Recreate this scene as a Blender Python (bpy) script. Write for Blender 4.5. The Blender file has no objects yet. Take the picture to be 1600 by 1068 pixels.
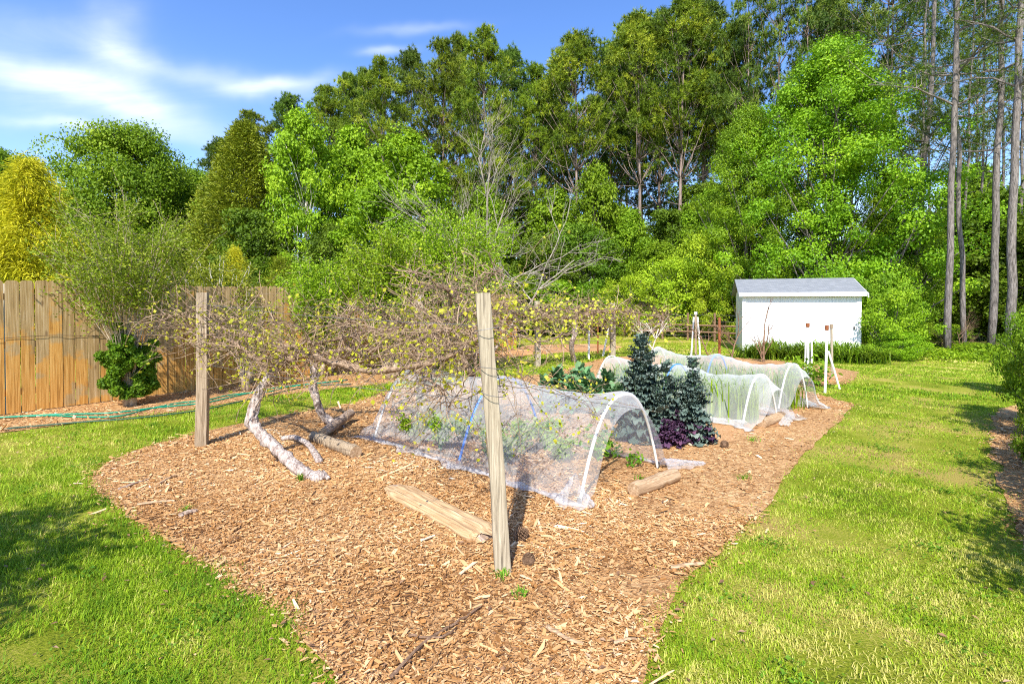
import bpy, math, random
import numpy as np
from mathutils import Vector
R = math.radians
C = bpy.context.scene.collection
# ------------------------------------------------------------------ camera, sky, sun, exposure
F = 800.0; PITCH = R(1.0); HZ = 475.0; CAMZ = 1.5
CY = HZ + F*math.tan(PITCH)                      # image row of the optical axis
cd = bpy.data.cameras.new('camera'); cam = bpy.data.objects.new('camera', cd); C.objects.link(cam)
cd.sensor_width = 36; cd.lens = 18; cd.clip_start = .05; cd.clip_end = 1500
cd.shift_y = (CY-534.0)/1600.0
cam.location = (0, 0, CAMZ); cam.rotation_euler = (R(90)-PITCH, 0, 0)
bpy.context.scene.camera = cam
SUN_EL, SUN_AZ = R(45), R(11)                    # sun behind the camera; shadows run away from it, a little to the right
sl = bpy.data.lights.new('sun', 'SUN'); sun = bpy.data.objects.new('sun', sl); C.objects.link(sun)
sl.energy = 5.0; sl.angle = R(.55); sl.color = (1, .95, .86)
sun.rotation_euler = (R(90)-SUN_EL, 0, -SUN_AZ)  # light travels towards +Y, slightly +X
w = bpy.data.worlds.new('World'); bpy.context.scene.world = w; w.use_nodes = True
def build_world():
    nt = w.node_tree; nt.nodes.clear(); N = nt.nodes.new; L = nt.links.new
    out = N('ShaderNodeOutputWorld'); bg = N('ShaderNodeBackground'); bg.inputs[1].default_value = .14
    sky = N('ShaderNodeTexSky'); sky.sky_type = 'NISHITA'; sky.sun_disc = False
    sky.sun_elevation = SUN_EL; sky.sun_rotation = math.pi + SUN_AZ
    sky.air_density = 1.0; sky.dust_density = .4; sky.ozone_density = 2.2
    hs = N('ShaderNodeHueSaturation'); hs.inputs['Saturation'].default_value = 1.22; hs.inputs['Value'].default_value = 1.32; hs.inputs['Hue'].default_value = .512
    L(sky.outputs[0], hs.inputs['Color'])
    tc = N('ShaderNodeTexCoord'); sp = N('ShaderNodeSeparateXYZ'); L(tc.outputs['Generated'], sp.inputs[0])
    def M(op, a, b=None, c=None, clamp=False):
        m = N('ShaderNodeMath'); m.operation = op; m.use_clamp = clamp
        for i, v in enumerate((a, b, c)):
            if v is None: continue
            if isinstance(v, (int, float)): m.inputs[i].default_value = v
            else: L(v, m.inputs[i])
        return m.outputs[0]
    yy = M('MAXIMUM', sp.outputs[1], .08)
    u0 = M('DIVIDE', sp.outputs[0], yy); v0 = M('DIVIDE', sp.outputs[2], yy)
    cb = N('ShaderNodeCombineXYZ'); L(u0, cb.inputs[0]); L(v0, cb.inputs[1])
    n1 = N('ShaderNodeTexNoise'); n1.inputs['Scale'].default_value = 3.2; n1.inputs['Detail'].default_value = 4; L(cb.outputs[0], n1.inputs[0])
    n2 = N('ShaderNodeTexNoise'); n2.inputs['Scale'].default_value = 3.0; n2.inputs['Detail'].default_value = 4
    cb3 = N('ShaderNodeVectorMath'); cb3.operation = 'ADD'; L(cb.outputs[0], cb3.inputs[0]); cb3.inputs[1].default_value = (7, 3, 1); L(cb3.outputs[0], n2.inputs[0])
    u = M('ADD', u0, M('MULTIPLY', M('SUBTRACT', n1.outputs[0], .5), .22))
    v = M('ADD', v0, M('MULTIPLY', M('SUBTRACT', n2.outputs[0], .5), .14))
    n3 = N('ShaderNodeTexNoise'); n3.inputs['Scale'].default_value = 2.6; n3.inputs['Detail'].default_value = 9; n3.inputs['Roughness'].default_value = .6; n3.inputs['Distortion'].default_value = .5
    mp = N('ShaderNodeMapping'); mp.inputs['Rotation'].default_value = (0, 0, R(12)); mp.inputs['Scale'].default_value = (1, 4.5, 1)
    L(cb.outputs[0], mp.inputs[0]); L(mp.outputs[0], n3.inputs[0])
    wisp = M('ADD', .05, M('MULTIPLY', n3.outputs[0], 1.75))
    tot = None
    for (px, py, rx, ry, rot, k) in ((110,125,210,42,-14,.9),(245,185,150,34,-16,.55),(205,62,60,85,20,.6),(330,110,190,26,-14,.5),(420,128,85,16,4,.72),(130,202,130,13,-5,.75),(587,84,48,10,4,.6),(640,48,110,11,4,.28),(60,40,150,45,0,.35),(110,165,260,90,-8,.3),(1500,330,300,60,0,.5)):
        a, b = (px-800)/800, (HZ-py)/800
        cr, sr = math.cos(R(rot)), math.sin(R(rot))
        du = M('SUBTRACT', u, a); dv = M('SUBTRACT', v, b)
        p = M('DIVIDE', M('ADD', M('MULTIPLY', du, cr), M('MULTIPLY', dv, sr)), rx/800)
        q = M('DIVIDE', M('SUBTRACT', M('MULTIPLY', dv, cr), M('MULTIPLY', du, sr)), ry/800)
        e = M('MULTIPLY', M('EXPONENT', M('MULTIPLY', M('ADD', M('MULTIPLY', p, p), M('MULTIPLY', q, q)), -1.7)), k)
        tot = e if tot is None else M('ADD', tot, e)
    front = M('GREATER_THAN', sp.outputs[1], .1)
    fac = M('MULTIPLY', M('MULTIPLY', M('MINIMUM', M('MULTIPLY', tot, .72), .74), wisp, clamp=True), front)
    mix = N('ShaderNodeMix'); mix.data_type = 'RGBA'; L(fac, mix.inputs[0]); L(hs.outputs[0], mix.inputs[6]); mix.inputs[7].default_value = (5.8, 6.2, 6.9, 1)
    L(mix.outputs[2], bg.inputs[0]); L(bg.outputs[0], out.inputs[0])
build_world()
vs = bpy.context.scene.view_settings
vs.view_transform = 'Standard'; vs.look = 'None'; vs.gamma = 1; vs.use_curve_mapping = False
vs.exposure = .66
cy = bpy.context.scene.cycles
cy.filter_width = 1.1; cy.use_denoising = False; cy.max_bounces = 8; cy.transparent_max_bounces = 16; cy.diffuse_bounces = 4; cy.glossy_bounces = 2; cy.transmission_bounces = 4

# ------------------------------------------------------------------ survey helpers (photo pixel + depth -> metres in the garden)
def at(px, py, Y):
    dx, dy = (px-800)/F, -(py-CY)/F
    d = np.array([dx, math.cos(PITCH)+dy*math.sin(PITCH), -math.sin(PITCH)+dy*math.cos(PITCH)])
    return np.array([0, 0, CAMZ]) + d*(Y/d[1])
def g(px, py):
    dx, dy = (px-800)/F, -(py-CY)/F
    d = np.array([dx, math.cos(PITCH)+dy*math.sin(PITCH), -math.sin(PITCH)+dy*math.cos(PITCH)])
    t = -CAMZ/d[2]; return np.array([d[0]*t, d[1]*t, 0.0])
def nrm(v):
    v = np.asarray(v, float); n = np.linalg.norm(v, axis=-1, keepdims=True); return v/np.maximum(n, 1e-9)
def sines(seed, scale, n=6):
    r = np.random.RandomState(seed); k = r.normal(size=(n, 2))/scale; ph = r.uniform(0, 6.28, n)
    return lambda x, y: sum(np.sin(k[i,0]*x + k[i,1]*y + ph[i]) for i in range(n))/n**.5
def inpoly(P, x, y):
    ins = np.zeros(x.shape, bool); n = len(P)
    for i in range(n):
        x1, y1 = P[i][:2]; x2, y2 = P[(i+1) % n][:2]
        c = ((y1 > y) != (y2 > y))
        with np.errstate(divide='ignore', invalid='ignore'):
            xi = (x2-x1)*(y-y1)/((y2-y1) if y2 != y1 else 1e-9)+x1
        ins ^= c & (x < xi)
    return ins

# ------------------------------------------------------------------ mesh helpers
class MB:
    def __init__(s): s.V = []; s.F = {}; s.n = 0; s.T = []
    def add(s, V, Fs, tint=.5):
        V = np.asarray(V, float).reshape(-1, 3)
        if not isinstance(Fs, (list, tuple)): Fs = [Fs]
        for f in Fs:
            f = np.asarray(f, np.int64)
            if f.size: s.F.setdefault(f.shape[1], []).append(f+s.n)
        s.V.append(V); s.n += len(V)
        s.T.append(np.broadcast_to(np.asarray(tint, float), (len(V),)) if np.ndim(tint) < 2 else tint)
        return s
    def build(s, name, mat, parent=None, smooth=False, off=None, rz=0):
        me = bpy.data.meshes.new(name); V = np.concatenate(s.V) if s.V else np.zeros((0, 3))
        if off is not None: V = V-np.asarray(off)
        if rz: V = rot2(V, -rz)
        me.vertices.add(len(V)); me.vertices.foreach_set('co', V.astype(np.float32).ravel())
        loops, starts, tot = [], [], 0
        for k in sorted(s.F):
            f = np.concatenate(s.F[k]); loops.append(f.ravel()); starts.append(tot+np.arange(len(f))*k); tot += f.size
        lp = np.concatenate(loops); st = np.concatenate(starts)
        me.loops.add(len(lp)); me.loops.foreach_set('vertex_index', lp.astype(np.int32))
        me.polygons.add(len(st)); me.polygons.foreach_set('loop_start', st.astype(np.int32))
        me.polygons.foreach_set('use_smooth', np.full(len(st), bool(smooth)))
        a = me.attributes.new('tint', 'FLOAT', 'POINT'); a.data.foreach_set('value', np.concatenate(s.T).astype(np.float32))
        me.update(calc_edges=True); me.validate()
        for m in (mat if isinstance(mat, (list, tuple)) else [mat]): me.materials.append(m)
        o = bpy.data.objects.new(name, me); C.objects.link(o)
        if parent is not None: o.parent = parent
        return o
def tag(o, label=None, cat=None, group=None, kind=None):
    if label: o['label'] = label
    if cat: o['category'] = cat
    if group: o['group'] = group
    if kind: o['kind'] = kind
    return o
def thing(name, label, cat, loc=(0, 0, 0), rz=0, group=None):
    o = bpy.data.objects.new(name, None); C.objects.link(o); o.location = tuple(loc); o.rotation_euler = (0, 0, rz); o.empty_display_size = .1
    return tag(o, label, cat, group)
def dup(root, loc, rz=0, scale=None, label=None, group=None):
    def cp(o, par):
        c = o.copy(); C.objects.link(c); c.parent = par
        for ch in KIDS.get(o.name, []): cp(ch, c)
        return c
    r = cp(root, None); r.location = tuple(loc); r.rotation_euler = (0, 0, rz)
    if scale is not None: r.scale = tuple(np.broadcast_to(scale, 3))
    if label: r['label'] = label
    if group: r['group'] = group
    return r
KIDS = {}
def kids(root):
    for o in list(C.objects):
        if o.parent is not None: KIDS.setdefault(o.parent.name, [])
    KIDS.clear()
    for o in C.objects:
        if o.parent is not None: KIDS.setdefault(o.parent.name, []).append(o)
    return root
def tube(pts, rad, sides=6, rng=None, lump=0, cap=True):
    P = np.asarray(pts, float); n = len(P); rad = np.broadcast_to(np.asarray(rad, float), (n,))
    T = nrm(np.gradient(P, axis=0)); ref = np.array([0, 0, 1.]) if abs(T[0, 2]) < .9 else np.array([1., 0, 0])
    U = np.zeros((n, 3)); u = nrm(np.cross(T[0], ref))
    for i in range(n):
        u = u-T[i]*np.dot(u, T[i]); u = u/max(np.linalg.norm(u), 1e-9); U[i] = u
    W = np.cross(T, U); a = np.arange(sides)*2*math.pi/sides
    rr = rad[:, None]*np.ones(sides)
    if rng is not None and lump: rr = rr*(1+lump*rng.normal(size=rr.shape))
    V = P[:, None]+rr[:, :, None]*(np.cos(a)[None, :, None]*U[:, None]+np.sin(a)[None, :, None]*W[:, None])
    i = np.arange(n-1)[:, None]*sides; j = np.arange(sides)[None]; j2 = (j+1) % sides
    Q = np.stack([i+j, i+j2, i+sides+j2, i+sides+j], -1).reshape(-1, 4)
    fs = [Q]
    if cap and sides > 3: fs.append(np.arange(sides)[::-1][None]); fs.append(((n-1)*sides+np.arange(sides))[None])
    return V.reshape(-1, 3), fs
def smooth_path(pts, m=6):
    P = np.asarray(pts, float); n = len(P); out = []
    for i in range(n-1):
        p0, p1, p2, p3 = P[max(i-1, 0)], P[i], P[i+1], P[min(i+2, n-1)]
        for t in np.arange(m)/m:
            out.append(.5*((2*p1)+(-p0+p2)*t+(2*p0-5*p1+4*p2-p3)*t*t+(-p0+3*p1-3*p2+p3)*t**3))
    out.append(P[-1]); return np.array(out)
BOXF = np.array([[0,3,2,1],[4,5,6,7],[0,1,5,4],[1,2,6,5],[2,3,7,6],[3,0,4,7]])
def box(x0, x1, y0, y1, z0, z1):
    return np.array([[x0,y0,z0],[x1,y0,z0],[x1,y1,z0],[x0,y1,z0],[x0,y0,z1],[x1,y0,z1],[x1,y1,z1],[x0,y1,z1]], float), [BOXF]
def rot2(V, a, o=(0, 0)):
    V = np.array(V, float); c, s = math.cos(a), math.sin(a); x, y = V[:, 0].copy(), V[:, 1].copy()
    V[:, 0] = c*x-s*y+o[0]; V[:, 1] = s*x+c*y+o[1]; return V
def leaves(mb, rng, Cn, size, nbias=None, asp=.6, k=.6, tint=None):
    """one small folded face per leaf"""
    n = len(Cn); s = np.broadcast_to(np.asarray(size, float), (n,))*rng.uniform(.65, 1.35, n)
    nn = rng.normal(size=(n, 3))
    if nbias is not None: nn = nrm(nn)*(1-k)+nbias*k
    nn = nrm(nn); u = nrm(np.cross(nn, rng.normal(size=(n, 3)))); v = np.cross(nn, u)
    s = s[:, None]; V = np.stack([Cn-u*s*.5, Cn+v*s*asp*.5+nn*s*.08-u*s*.08, Cn+u*s*.5, Cn-v*s*asp*.5+nn*s*.08-u*s*.08], 1)
    t = rng.uniform(0, 1, n) if tint is None else np.clip(tint+rng.normal(0, .16, n), 0, 1)
    mb.add(V.reshape(-1, 3), np.arange(n*4).reshape(-1, 4), np.repeat(t, 4))

# ------------------------------------------------------------------ materials
def newmat(name):
    m = bpy.data.materials.new(name); m.use_nodes = True; nt = m.node_tree; nt.nodes.clear(); return m, nt
def ramp(nt, fac, stops):
    r = nt.nodes.new('ShaderNodeValToRGB'); cr = r.color_ramp
    while len(cr.elements) > 1: cr.elements.remove(cr.elements[0])
    cr.elements[0].position = stops[0][0]; cr.elements[0].color = (*stops[0][1], 1)
    for p, c in stops[1:]: e = cr.elements.new(p); e.color = (*c, 1)
    nt.links.new(fac, r.inputs[0]); return r.outputs[0]
def noise(nt, scale, detail=4, vec=None, rough=.55, dist=0):
    n = nt.nodes.new('ShaderNodeTexNoise'); n.inputs['Scale'].default_value = scale; n.inputs['Detail'].default_value = detail
    n.inputs['Roughness'].default_value = rough; n.inputs['Distortion'].default_value = dist
    if vec is None: vec = nt.nodes.new('ShaderNodeTexCoord').outputs['Object']
    nt.links.new(vec, n.inputs['Vector']); return n.outputs[0]
def attr(nt, nm='tint'):
    a = nt.nodes.new('ShaderNodeAttribute'); a.attribute_name = nm; return a.outputs['Fac']
def mixc(nt, f, a, b, mode='MIX'):
    m = nt.nodes.new('ShaderNodeMix'); m.data_type = 'RGBA'; m.blend_type = mode
    for i, v in ((0, f), (6, a), (7, b)):
        if isinstance(v, (int, float)): m.inputs[i].default_value = v
        elif isinstance(v, tuple): m.inputs[i].default_value = (*v, 1)
        else: nt.links.new(v, m.inputs[i])
    return m.outputs[2]
def mth(nt, op, a, b=None, clamp=False):
    m = nt.nodes.new('ShaderNodeMath'); m.operation = op; m.use_clamp = clamp
    for i, v in enumerate((a, b)):
        if v is None: continue
        if isinstance(v, (int, float)): m.inputs[i].default_value = v
        else: nt.links.new(v, m.inputs[i])
    return m.outputs[0]
def finish(nt, col, rough=.8, spec=.3, bump=None, bstr=.3, bdist=.01, metal=0):
    p = nt.nodes.new('ShaderNodeBsdfPrincipled'); o = nt.nodes.new('ShaderNodeOutputMaterial')
    if isinstance(col, tuple): p.inputs['Base Color'].default_value = (*col, 1)
    else: nt.links.new(col, p.inputs['Base Color'])
    p.inputs['Roughness'].default_value = rough; p.inputs['Specular IOR Level'].default_value = spec; p.inputs['Metallic'].default_value = metal
    if bump is not None:
        b = nt.nodes.new('ShaderNodeBump'); b.inputs['Strength'].default_value = bstr; b.inputs['Distance'].default_value = bdist
        nt.links.new(bump, b.inputs['Height']); nt.links.new(b.outputs[0], p.inputs['Normal'])
    nt.links.new(p.outputs[0], o.inputs[0]); return p
def leafmat(name, a, b, c=None, transl=.35, scale=.5, spec=.25, rough=.55):
    """leaf colours between a and b, from leaf to leaf and in broad drifts over the plant"""
    m, nt = newmat(name); t = attr(nt)
    nz = noise(nt, scale, 2)
    f = mth(nt, 'ADD', mth(nt, 'MULTIPLY', t, .6), mth(nt, 'MULTIPLY', nz, .5), clamp=True)
    col = ramp(nt, f, [(.15, a), (.65, b)]+([(.95, c)] if c else []))
    oi = nt.nodes.new('ShaderNodeObjectInfo')
    hs = nt.nodes.new('ShaderNodeHueSaturation'); nt.links.new(col, hs.inputs['Color'])
    nt.links.new(mth(nt, 'ADD', .486, mth(nt, 'MULTIPLY', oi.outputs['Random'], .018)), hs.inputs['Hue'])
    nt.links.new(mth(nt, 'ADD', .85, mth(nt, 'MULTIPLY', oi.outputs['Random'], .3)), hs.inputs['Value'])
    p = nt.nodes.new('ShaderNodeBsdfPrincipled'); nt.links.new(hs.outputs[0], p.inputs['Base Color'])
    p.inputs['Roughness'].default_value = rough; p.inputs['Specular IOR Level'].default_value = spec
    tr = nt.nodes.new('ShaderNodeBsdfTranslucent'); nt.links.new(hs.outputs[0], tr.inputs[0])
    mx = nt.nodes.new('ShaderNodeMixShader'); mx.inputs[0].default_value = transl
    nt.links.new(p.outputs[0], mx.inputs[1]); nt.links.new(tr.outputs[0], mx.inputs[2])
    o = nt.nodes.new('ShaderNodeOutputMaterial'); nt.links.new(mx.outputs[0], o.inputs[0]); return m
def barkmat(name, a, b, sc=(9, 9, 2), bstr=.6, bdist=.02):
    m, nt = newmat(name); tc = nt.nodes.new('ShaderNodeTexCoord'); mp = nt.nodes.new('ShaderNodeMapping'); mp.inputs['Scale'].default_value = sc
    nt.links.new(tc.outputs['Object'], mp.inputs[0]); n = noise(nt, 1.6, 6, mp.outputs[0], .65)
    finish(nt, ramp(nt, n, [(.34, a), (.62, b)]), .9, .15, n, bstr, bdist); return m
def woodmat(name, cols, sc=(70, 70, 2.2), extra=None, bstr=.5):
    m, nt = newmat(name); tc = nt.nodes.new('ShaderNodeTexCoord'); mp = nt.nodes.new('ShaderNodeMapping'); mp.inputs['Scale'].default_value = sc
    av = nt.nodes.new('ShaderNodeCombineXYZ'); nt.links.new(mth(nt, 'MULTIPLY', attr(nt), 37.), av.inputs[0]); nt.links.new(mth(nt, 'MULTIPLY', attr(nt), 19.), av.inputs[2])
    ad = nt.nodes.new('ShaderNodeVectorMath'); ad.operation = 'ADD'; nt.links.new(tc.outputs['Object'], mp.inputs[0]); nt.links.new(mp.outputs[0], ad.inputs[0]); nt.links.new(av.outputs[0], ad.inputs[1])
    n = noise(nt, 1.0, 7, ad.outputs[0], .65, .6)
    col = ramp(nt, n, cols)
    if extra: col = extra(nt, col, tc, n)
    finish(nt, col, .85, .2, n, bstr, .004); return m
def plain(name, col, rough=.5, spec=.4, var=.15, metal=0, sc=8):
    m, nt = newmat(name); n = noise(nt, sc, 4)
    finish(nt, mixc(nt, n, tuple(c*(1-var) for c in col), tuple(min(1, c*(1+var)) for c in col)), rough, spec, n, .1, .003, metal); return m

G_BRIGHT = leafmat('bright_leaf', (.11, .23, .006), (.26, .44, .012), (.42, .58, .03))
G_MID = leafmat('mid_leaf', (.075, .17, .006), (.20, .35, .010), (.34, .48, .03))
G_DEEP = leafmat('deep_leaf', (.045, .10, .006), (.12, .22, .008), (.24, .36, .03))
G_LIME = leafmat('lime_leaf', (.20, .32, .010), (.40, .56, .025), (.52, .62, .05))
G_PINE = leafmat('pine_needles', (.035, .08, .006), (.17, .26, .010), (.42, .47, .03), transl=.15, scale=.35)
G_PINED = leafmat('pine_needles_dark', (.025, .06, .008), (.10, .18, .013), (.26, .35, .04), transl=.12, scale=.35)
G_CEDAR = leafmat('cedar_foliage', (.07, .11, .006), (.22, .26, .012), (.36, .37, .03), transl=.15)
G_GOLD = leafmat('gold_foliage', (.22, .28, .008), (.62, .58, .02), (.88, .80, .06), transl=.3, scale=.9)
G_SHRUB = leafmat('shrub_leaf', (.05, .15, .006), (.15, .32, .012), (.28, .42, .04), scale=1.5)
G_OLIVE = leafmat('olive_leaf', (.13, .19, .010), (.27, .34, .018), (.40, .42, .05), scale=1.0)
G_MYRT = leafmat('myrtle_leaf', (.10, .17, .008), (.26, .38, .015), (.44, .52, .05), scale=1.5)
G_SPROUT = leafmat('sprout_leaf', (.11, .24, .006), (.28, .46, .014), (.46, .60, .04), scale=1.5)
G_GUM = leafmat('sweetgum_leaf', (.08, .19, .005), (.23, .40, .010), (.42, .56, .03), spec=.3, rough=.5)
G_VINE = leafmat('vine_leaf', (.40, .50, .03), (.68, .68, .05), (.85, .82, .12), transl=.45, scale=2)
G_VEG = leafmat('vegetable_leaf', (.05, .20, .01), (.13, .36, .02), (.25, .48, .05), scale=3)
G_COLL = leafmat('collard_leaf', (.06, .16, .06), (.14, .29, .11), (.27, .43, .22), transl=.15, scale=3)
G_KALE = leafmat('kale_leaf', (.045, .085, .07), (.14, .195, .16), (.34, .38, .33), transl=.1, scale=5, rough=.7)
G_KALEP = leafmat('purple_kale_leaf', (.035, .015, .04), (.11, .05, .10), (.26, .10, .13), transl=.1, scale=6, rough=.7)
G_GRASS = leafmat('grass_blade', (.085, .21, .010), (.32, .46, .018), (.66, .58, .17), transl=.3, scale=2.2, spec=.15)
G_DARKG = leafmat('grass_blade_deep', (.06, .18, .01), (.15, .34, .02), (.25, .42, .03), transl=.35, scale=1.2, spec=.2)
B_PINE = barkmat('pine_bark', (.11, .075, .06), (.36, .28, .24))
B_GREY = barkmat('grey_bark', (.07, .06, .052), (.27, .235, .215), (16, 16, 3), 1, .04)
B_PALE = barkmat('pale_bark', (.40, .35, .29), (.78, .73, .66))
B_DEAD = barkmat('dead_bark', (.17, .14, .11), (.46, .41, .34))
B_VINE = barkmat('vine_bark', (.11, .065, .04), (.42, .30, .20), (14, 14, 14))
B_WHITE = barkmat('peeled_vine_bark', (.17, .11, .09), (.66, .57, .51), (22, 22, 9), 1, .03)
B_TAN = barkmat('tan_bark', (.22, .15, .09), (.56, .46, .33), (14, 14, 4))
B_BROWN = barkmat('brown_bark', (.10, .055, .03), (.30, .19, .12), (14, 14, 14))
WIRE = plain('galvanised_wire', (.25, .24, .23), .5, .5, .1, .6)
PVC = plain('white_pvc', (.80, .79, .75), .35, .5, .05)
BLUEP = plain('blue_pipe', (.03, .20, .75), .35, .5, .1)
RUST = plain('rusty_iron', (.26, .09, .035), .85, .2, .4, 0, 25)
BLACKP = plain('black_plastic', (.03, .03, .032), .5, .4, .2)
# ------------------------------------------------------------------ the ground
def ground_material(name, kind):
    m, nt = newmat(name); tc = nt.nodes.new('ShaderNodeTexCoord').outputs['Object']
    if kind == 'lawn':
        n = noise(nt, .9, 6, tc); n2 = noise(nt, 75, 6, tc, .75); n3 = noise(nt, .35, 3, tc)
        f = mth(nt, 'ADD', mth(nt, 'MULTIPLY', n, .5), mth(nt, 'MULTIPLY', n2, .5))
        col = ramp(nt, f, [(.36, (.05, .08, .008)), (.47, (.24, .29, .016)), (.60, (.54, .45, .10))])
        bare = ramp(nt, mth(nt, 'ADD', mth(nt, 'MULTIPLY', n2, .35), mth(nt, 'MULTIPLY', n, .65)), [(.53, (0, 0, 0)), (.62, (1, 1, 1))])
        col = mixc(nt, mth(nt, 'MULTIPLY', bare, .7), col, (.42, .24, .11)); finish(nt, col, .95, .1, n2, .8, .03)
    elif kind == 'mulch':
        v = nt.nodes.new('ShaderNodeTexVoronoi'); v.inputs['Scale'].default_value = 42; v.inputs['Randomness'].default_value = 1
        nz = nt.nodes.new('ShaderNodeTexNoise'); nz.inputs['Scale'].default_value = 14; nt.links.new(tc, nz.inputs[0])
        mp = nt.nodes.new('ShaderNodeVectorMath'); mp.operation = 'MULTIPLY_ADD'; nt.links.new(nz.outputs['Color'], mp.inputs[0]); mp.inputs[1].default_value = (.12, .12, .12); nt.links.new(tc, mp.inputs[2])
        nt.links.new(mp.outputs[0], v.inputs['Vector'])
        sp = nt.nodes.new('ShaderNodeSeparateColor'); nt.links.new(v.outputs['Color'], sp.inputs[0])
        n = noise(nt, .8, 5, tc); n2 = noise(nt, 60, 5, tc, .7)
        f = mth(nt, 'ADD', mth(nt, 'MULTIPLY', sp.outputs[0], .35), mth(nt, 'ADD', mth(nt, 'MULTIPLY', n, .35), mth(nt, 'MULTIPLY', n2, .35)))
        col = ramp(nt, f, [(.28, (.18, .085, .035)), (.5, (.46, .25, .105)), (.7, (.63, .40, .19)), (.85, (.74, .54, .32))])
        finish(nt, col, .95, .1, mth(nt, 'ADD', v.outputs['Distance'], n2), .9, .012)
    elif kind == 'soil':
        n = noise(nt, 1.3, 6, tc); n2 = noise(nt, 40, 6, tc, .7)
        f = mth(nt, 'ADD', mth(nt, 'MULTIPLY', n, .5), mth(nt, 'MULTIPLY', n2, .5))
        finish(nt, ramp(nt, f, [(.35, (.30, .14, .055)), (.55, (.56, .32, .15)), (.7, (.70, .48, .29))]), .95, .1, n2, .9, .02)
    else:
        n = noise(nt, .7, 6, tc); n2 = noise(nt, 18, 6, tc, .7)
        f = mth(nt, 'ADD', mth(nt, 'MULTIPLY', n, .5), mth(nt, 'MULTIPLY', n2, .5))
        finish(nt, ramp(nt, f, [(.35, (.05, .08, .015)), (.5, (.14, .12, .045)), (.68, (.26, .17, .09))]), .95, .1, n2, .9, .05)
    return m
def rough_edge(P, seed, amp=.05, step=.12):
    out = []; r = np.random.RandomState(seed); P = [np.array(p[:2]) for p in P]
    for i in range(len(P)):
        a, b = P[i], P[(i+1) % len(P)]; L = np.linalg.norm(b-a); n = max(1, int(L/step)); nv = np.array([-(b-a)[1], (b-a)[0]])/max(L, 1e-6)
        for k in range(n): out.append(a+(b-a)*k/n+nv*r.normal()*amp*min(1, L/3))
    return out
def sheet(name, P, z, mat, th=0):
    import bmesh
    bm = bmesh.new(); vs_ = [bm.verts.new((p[0], p[1], z)) for p in P]; f = bm.faces.new(vs_)
    if f.normal.z < 0: f.normal_flip()
    bm.normal_update()
    if f.normal.z < 0: f.normal_flip()
    bmesh.ops.triangulate(bm, faces=bm.faces[:]); me = bpy.data.meshes.new(name); bm.to_mesh(me); bm.free(); me.materials.append(mat)
    o = bpy.data.objects.new(name, me); C.objects.link(o); return tag(o, kind='structure')
sheet('lawn', [(-300, -60), (300, -60), (300, 500), (-300, 500)], 0, ground_material('lawn_turf', 'lawn'))
FL = ground_material('leaf_litter', 'forest')
FD = np.array([.557, .830]); FD /= np.linalg.norm(FD); FP = np.array([-6.77, 6.94]); FN = np.array([-FD[1], FD[0]])   # fence line
sheet('forest_floor', rough_edge([(-60, 26), (-14, 23), (-4, 25), (0, 25), (7, 25), (8.6, 19), (9.5, 17), (11.5, 15.5), (12.5, 13.2), (16, 11.5), (40, 9), (200, 20), (200, 400), (-200, 400)], 5, .15, .5), .004, FL)
BED = [g(*p)[:2] for p in ((600,1300),(560,1130),(520,1050),(470,1000),(432,948),(385,925),(345,898),(300,868),(240,832),(180,790),(142,760),(146,738),(180,717),(215,703),(260,690),(330,672),(420,652),(500,640),(560,628),(600,612),(680,600),(760,592),(850,586),(905,570),(940,560),(1000,555),(1060,556),(1130,558),(1200,562),(1290,572),(1345,582),(1325,600),(1240,606),(1335,632),(1305,665),(1260,705),(1225,745),(1205,785),(1150,835),(1100,880),(1062,915),(1045,955),(1015,1020),(1000,1100),(990,1300))]
BEDR = rough_edge(BED, 11, .03)
MULCH = ground_material('mulch', 'mulch'); SOIL = ground_material('clay_soil', 'soil')
sheet('mulch_ground', BEDR, .008, MULCH)
FB = [g(*p)[:2] for p in ((-260,712),(0,677),(150,657),(270,645),(400,622),(500,610),(600,600),(690,590))]
FBACK = [FP+FD*t+FN*.4 for t in (7.5, -3)]
FBED = rough_edge(FB+FBACK, 12, .03)
sheet('fence_bed_ground', FBED, .008, MULCH)
S1 = rough_edge([g(*p)[:2] for p in ((720,556),(770,548),(830,539),(920,537),(975,541),(960,548),(880,551),(820,556),(770,562))], 13, .12, .3)
sheet('far_soil_patch', S1, .006, SOIL)
S2 = rough_edge([g(*p)[:2] for p in ((985,560),(1060,560),(1130,561),(1200,566),(1290,576),(1325,590),(1240,600),(1262,640),(1240,655),(1150,690),(1100,700),(1060,660),(1000,640),(960,600))], 14, .1, .2)
sheet('vegetable_soil', S2, .012, SOIL)
S3 = rough_edge([g(*p)[:2] for p in ((1560,640),(1548,680),(1560,730),(1575,790),(1600,850),(1700,900),(1900,800),(1800,660),(1640,620))], 15, .06)
sheet('border_soil', S3, .008, MULCH)
def in_bed(x, y): return inpoly(BED, x, y) | inpoly(FB+FBACK, x, y) | inpoly(S3, x, y) | inpoly(S1, x, y)

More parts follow.
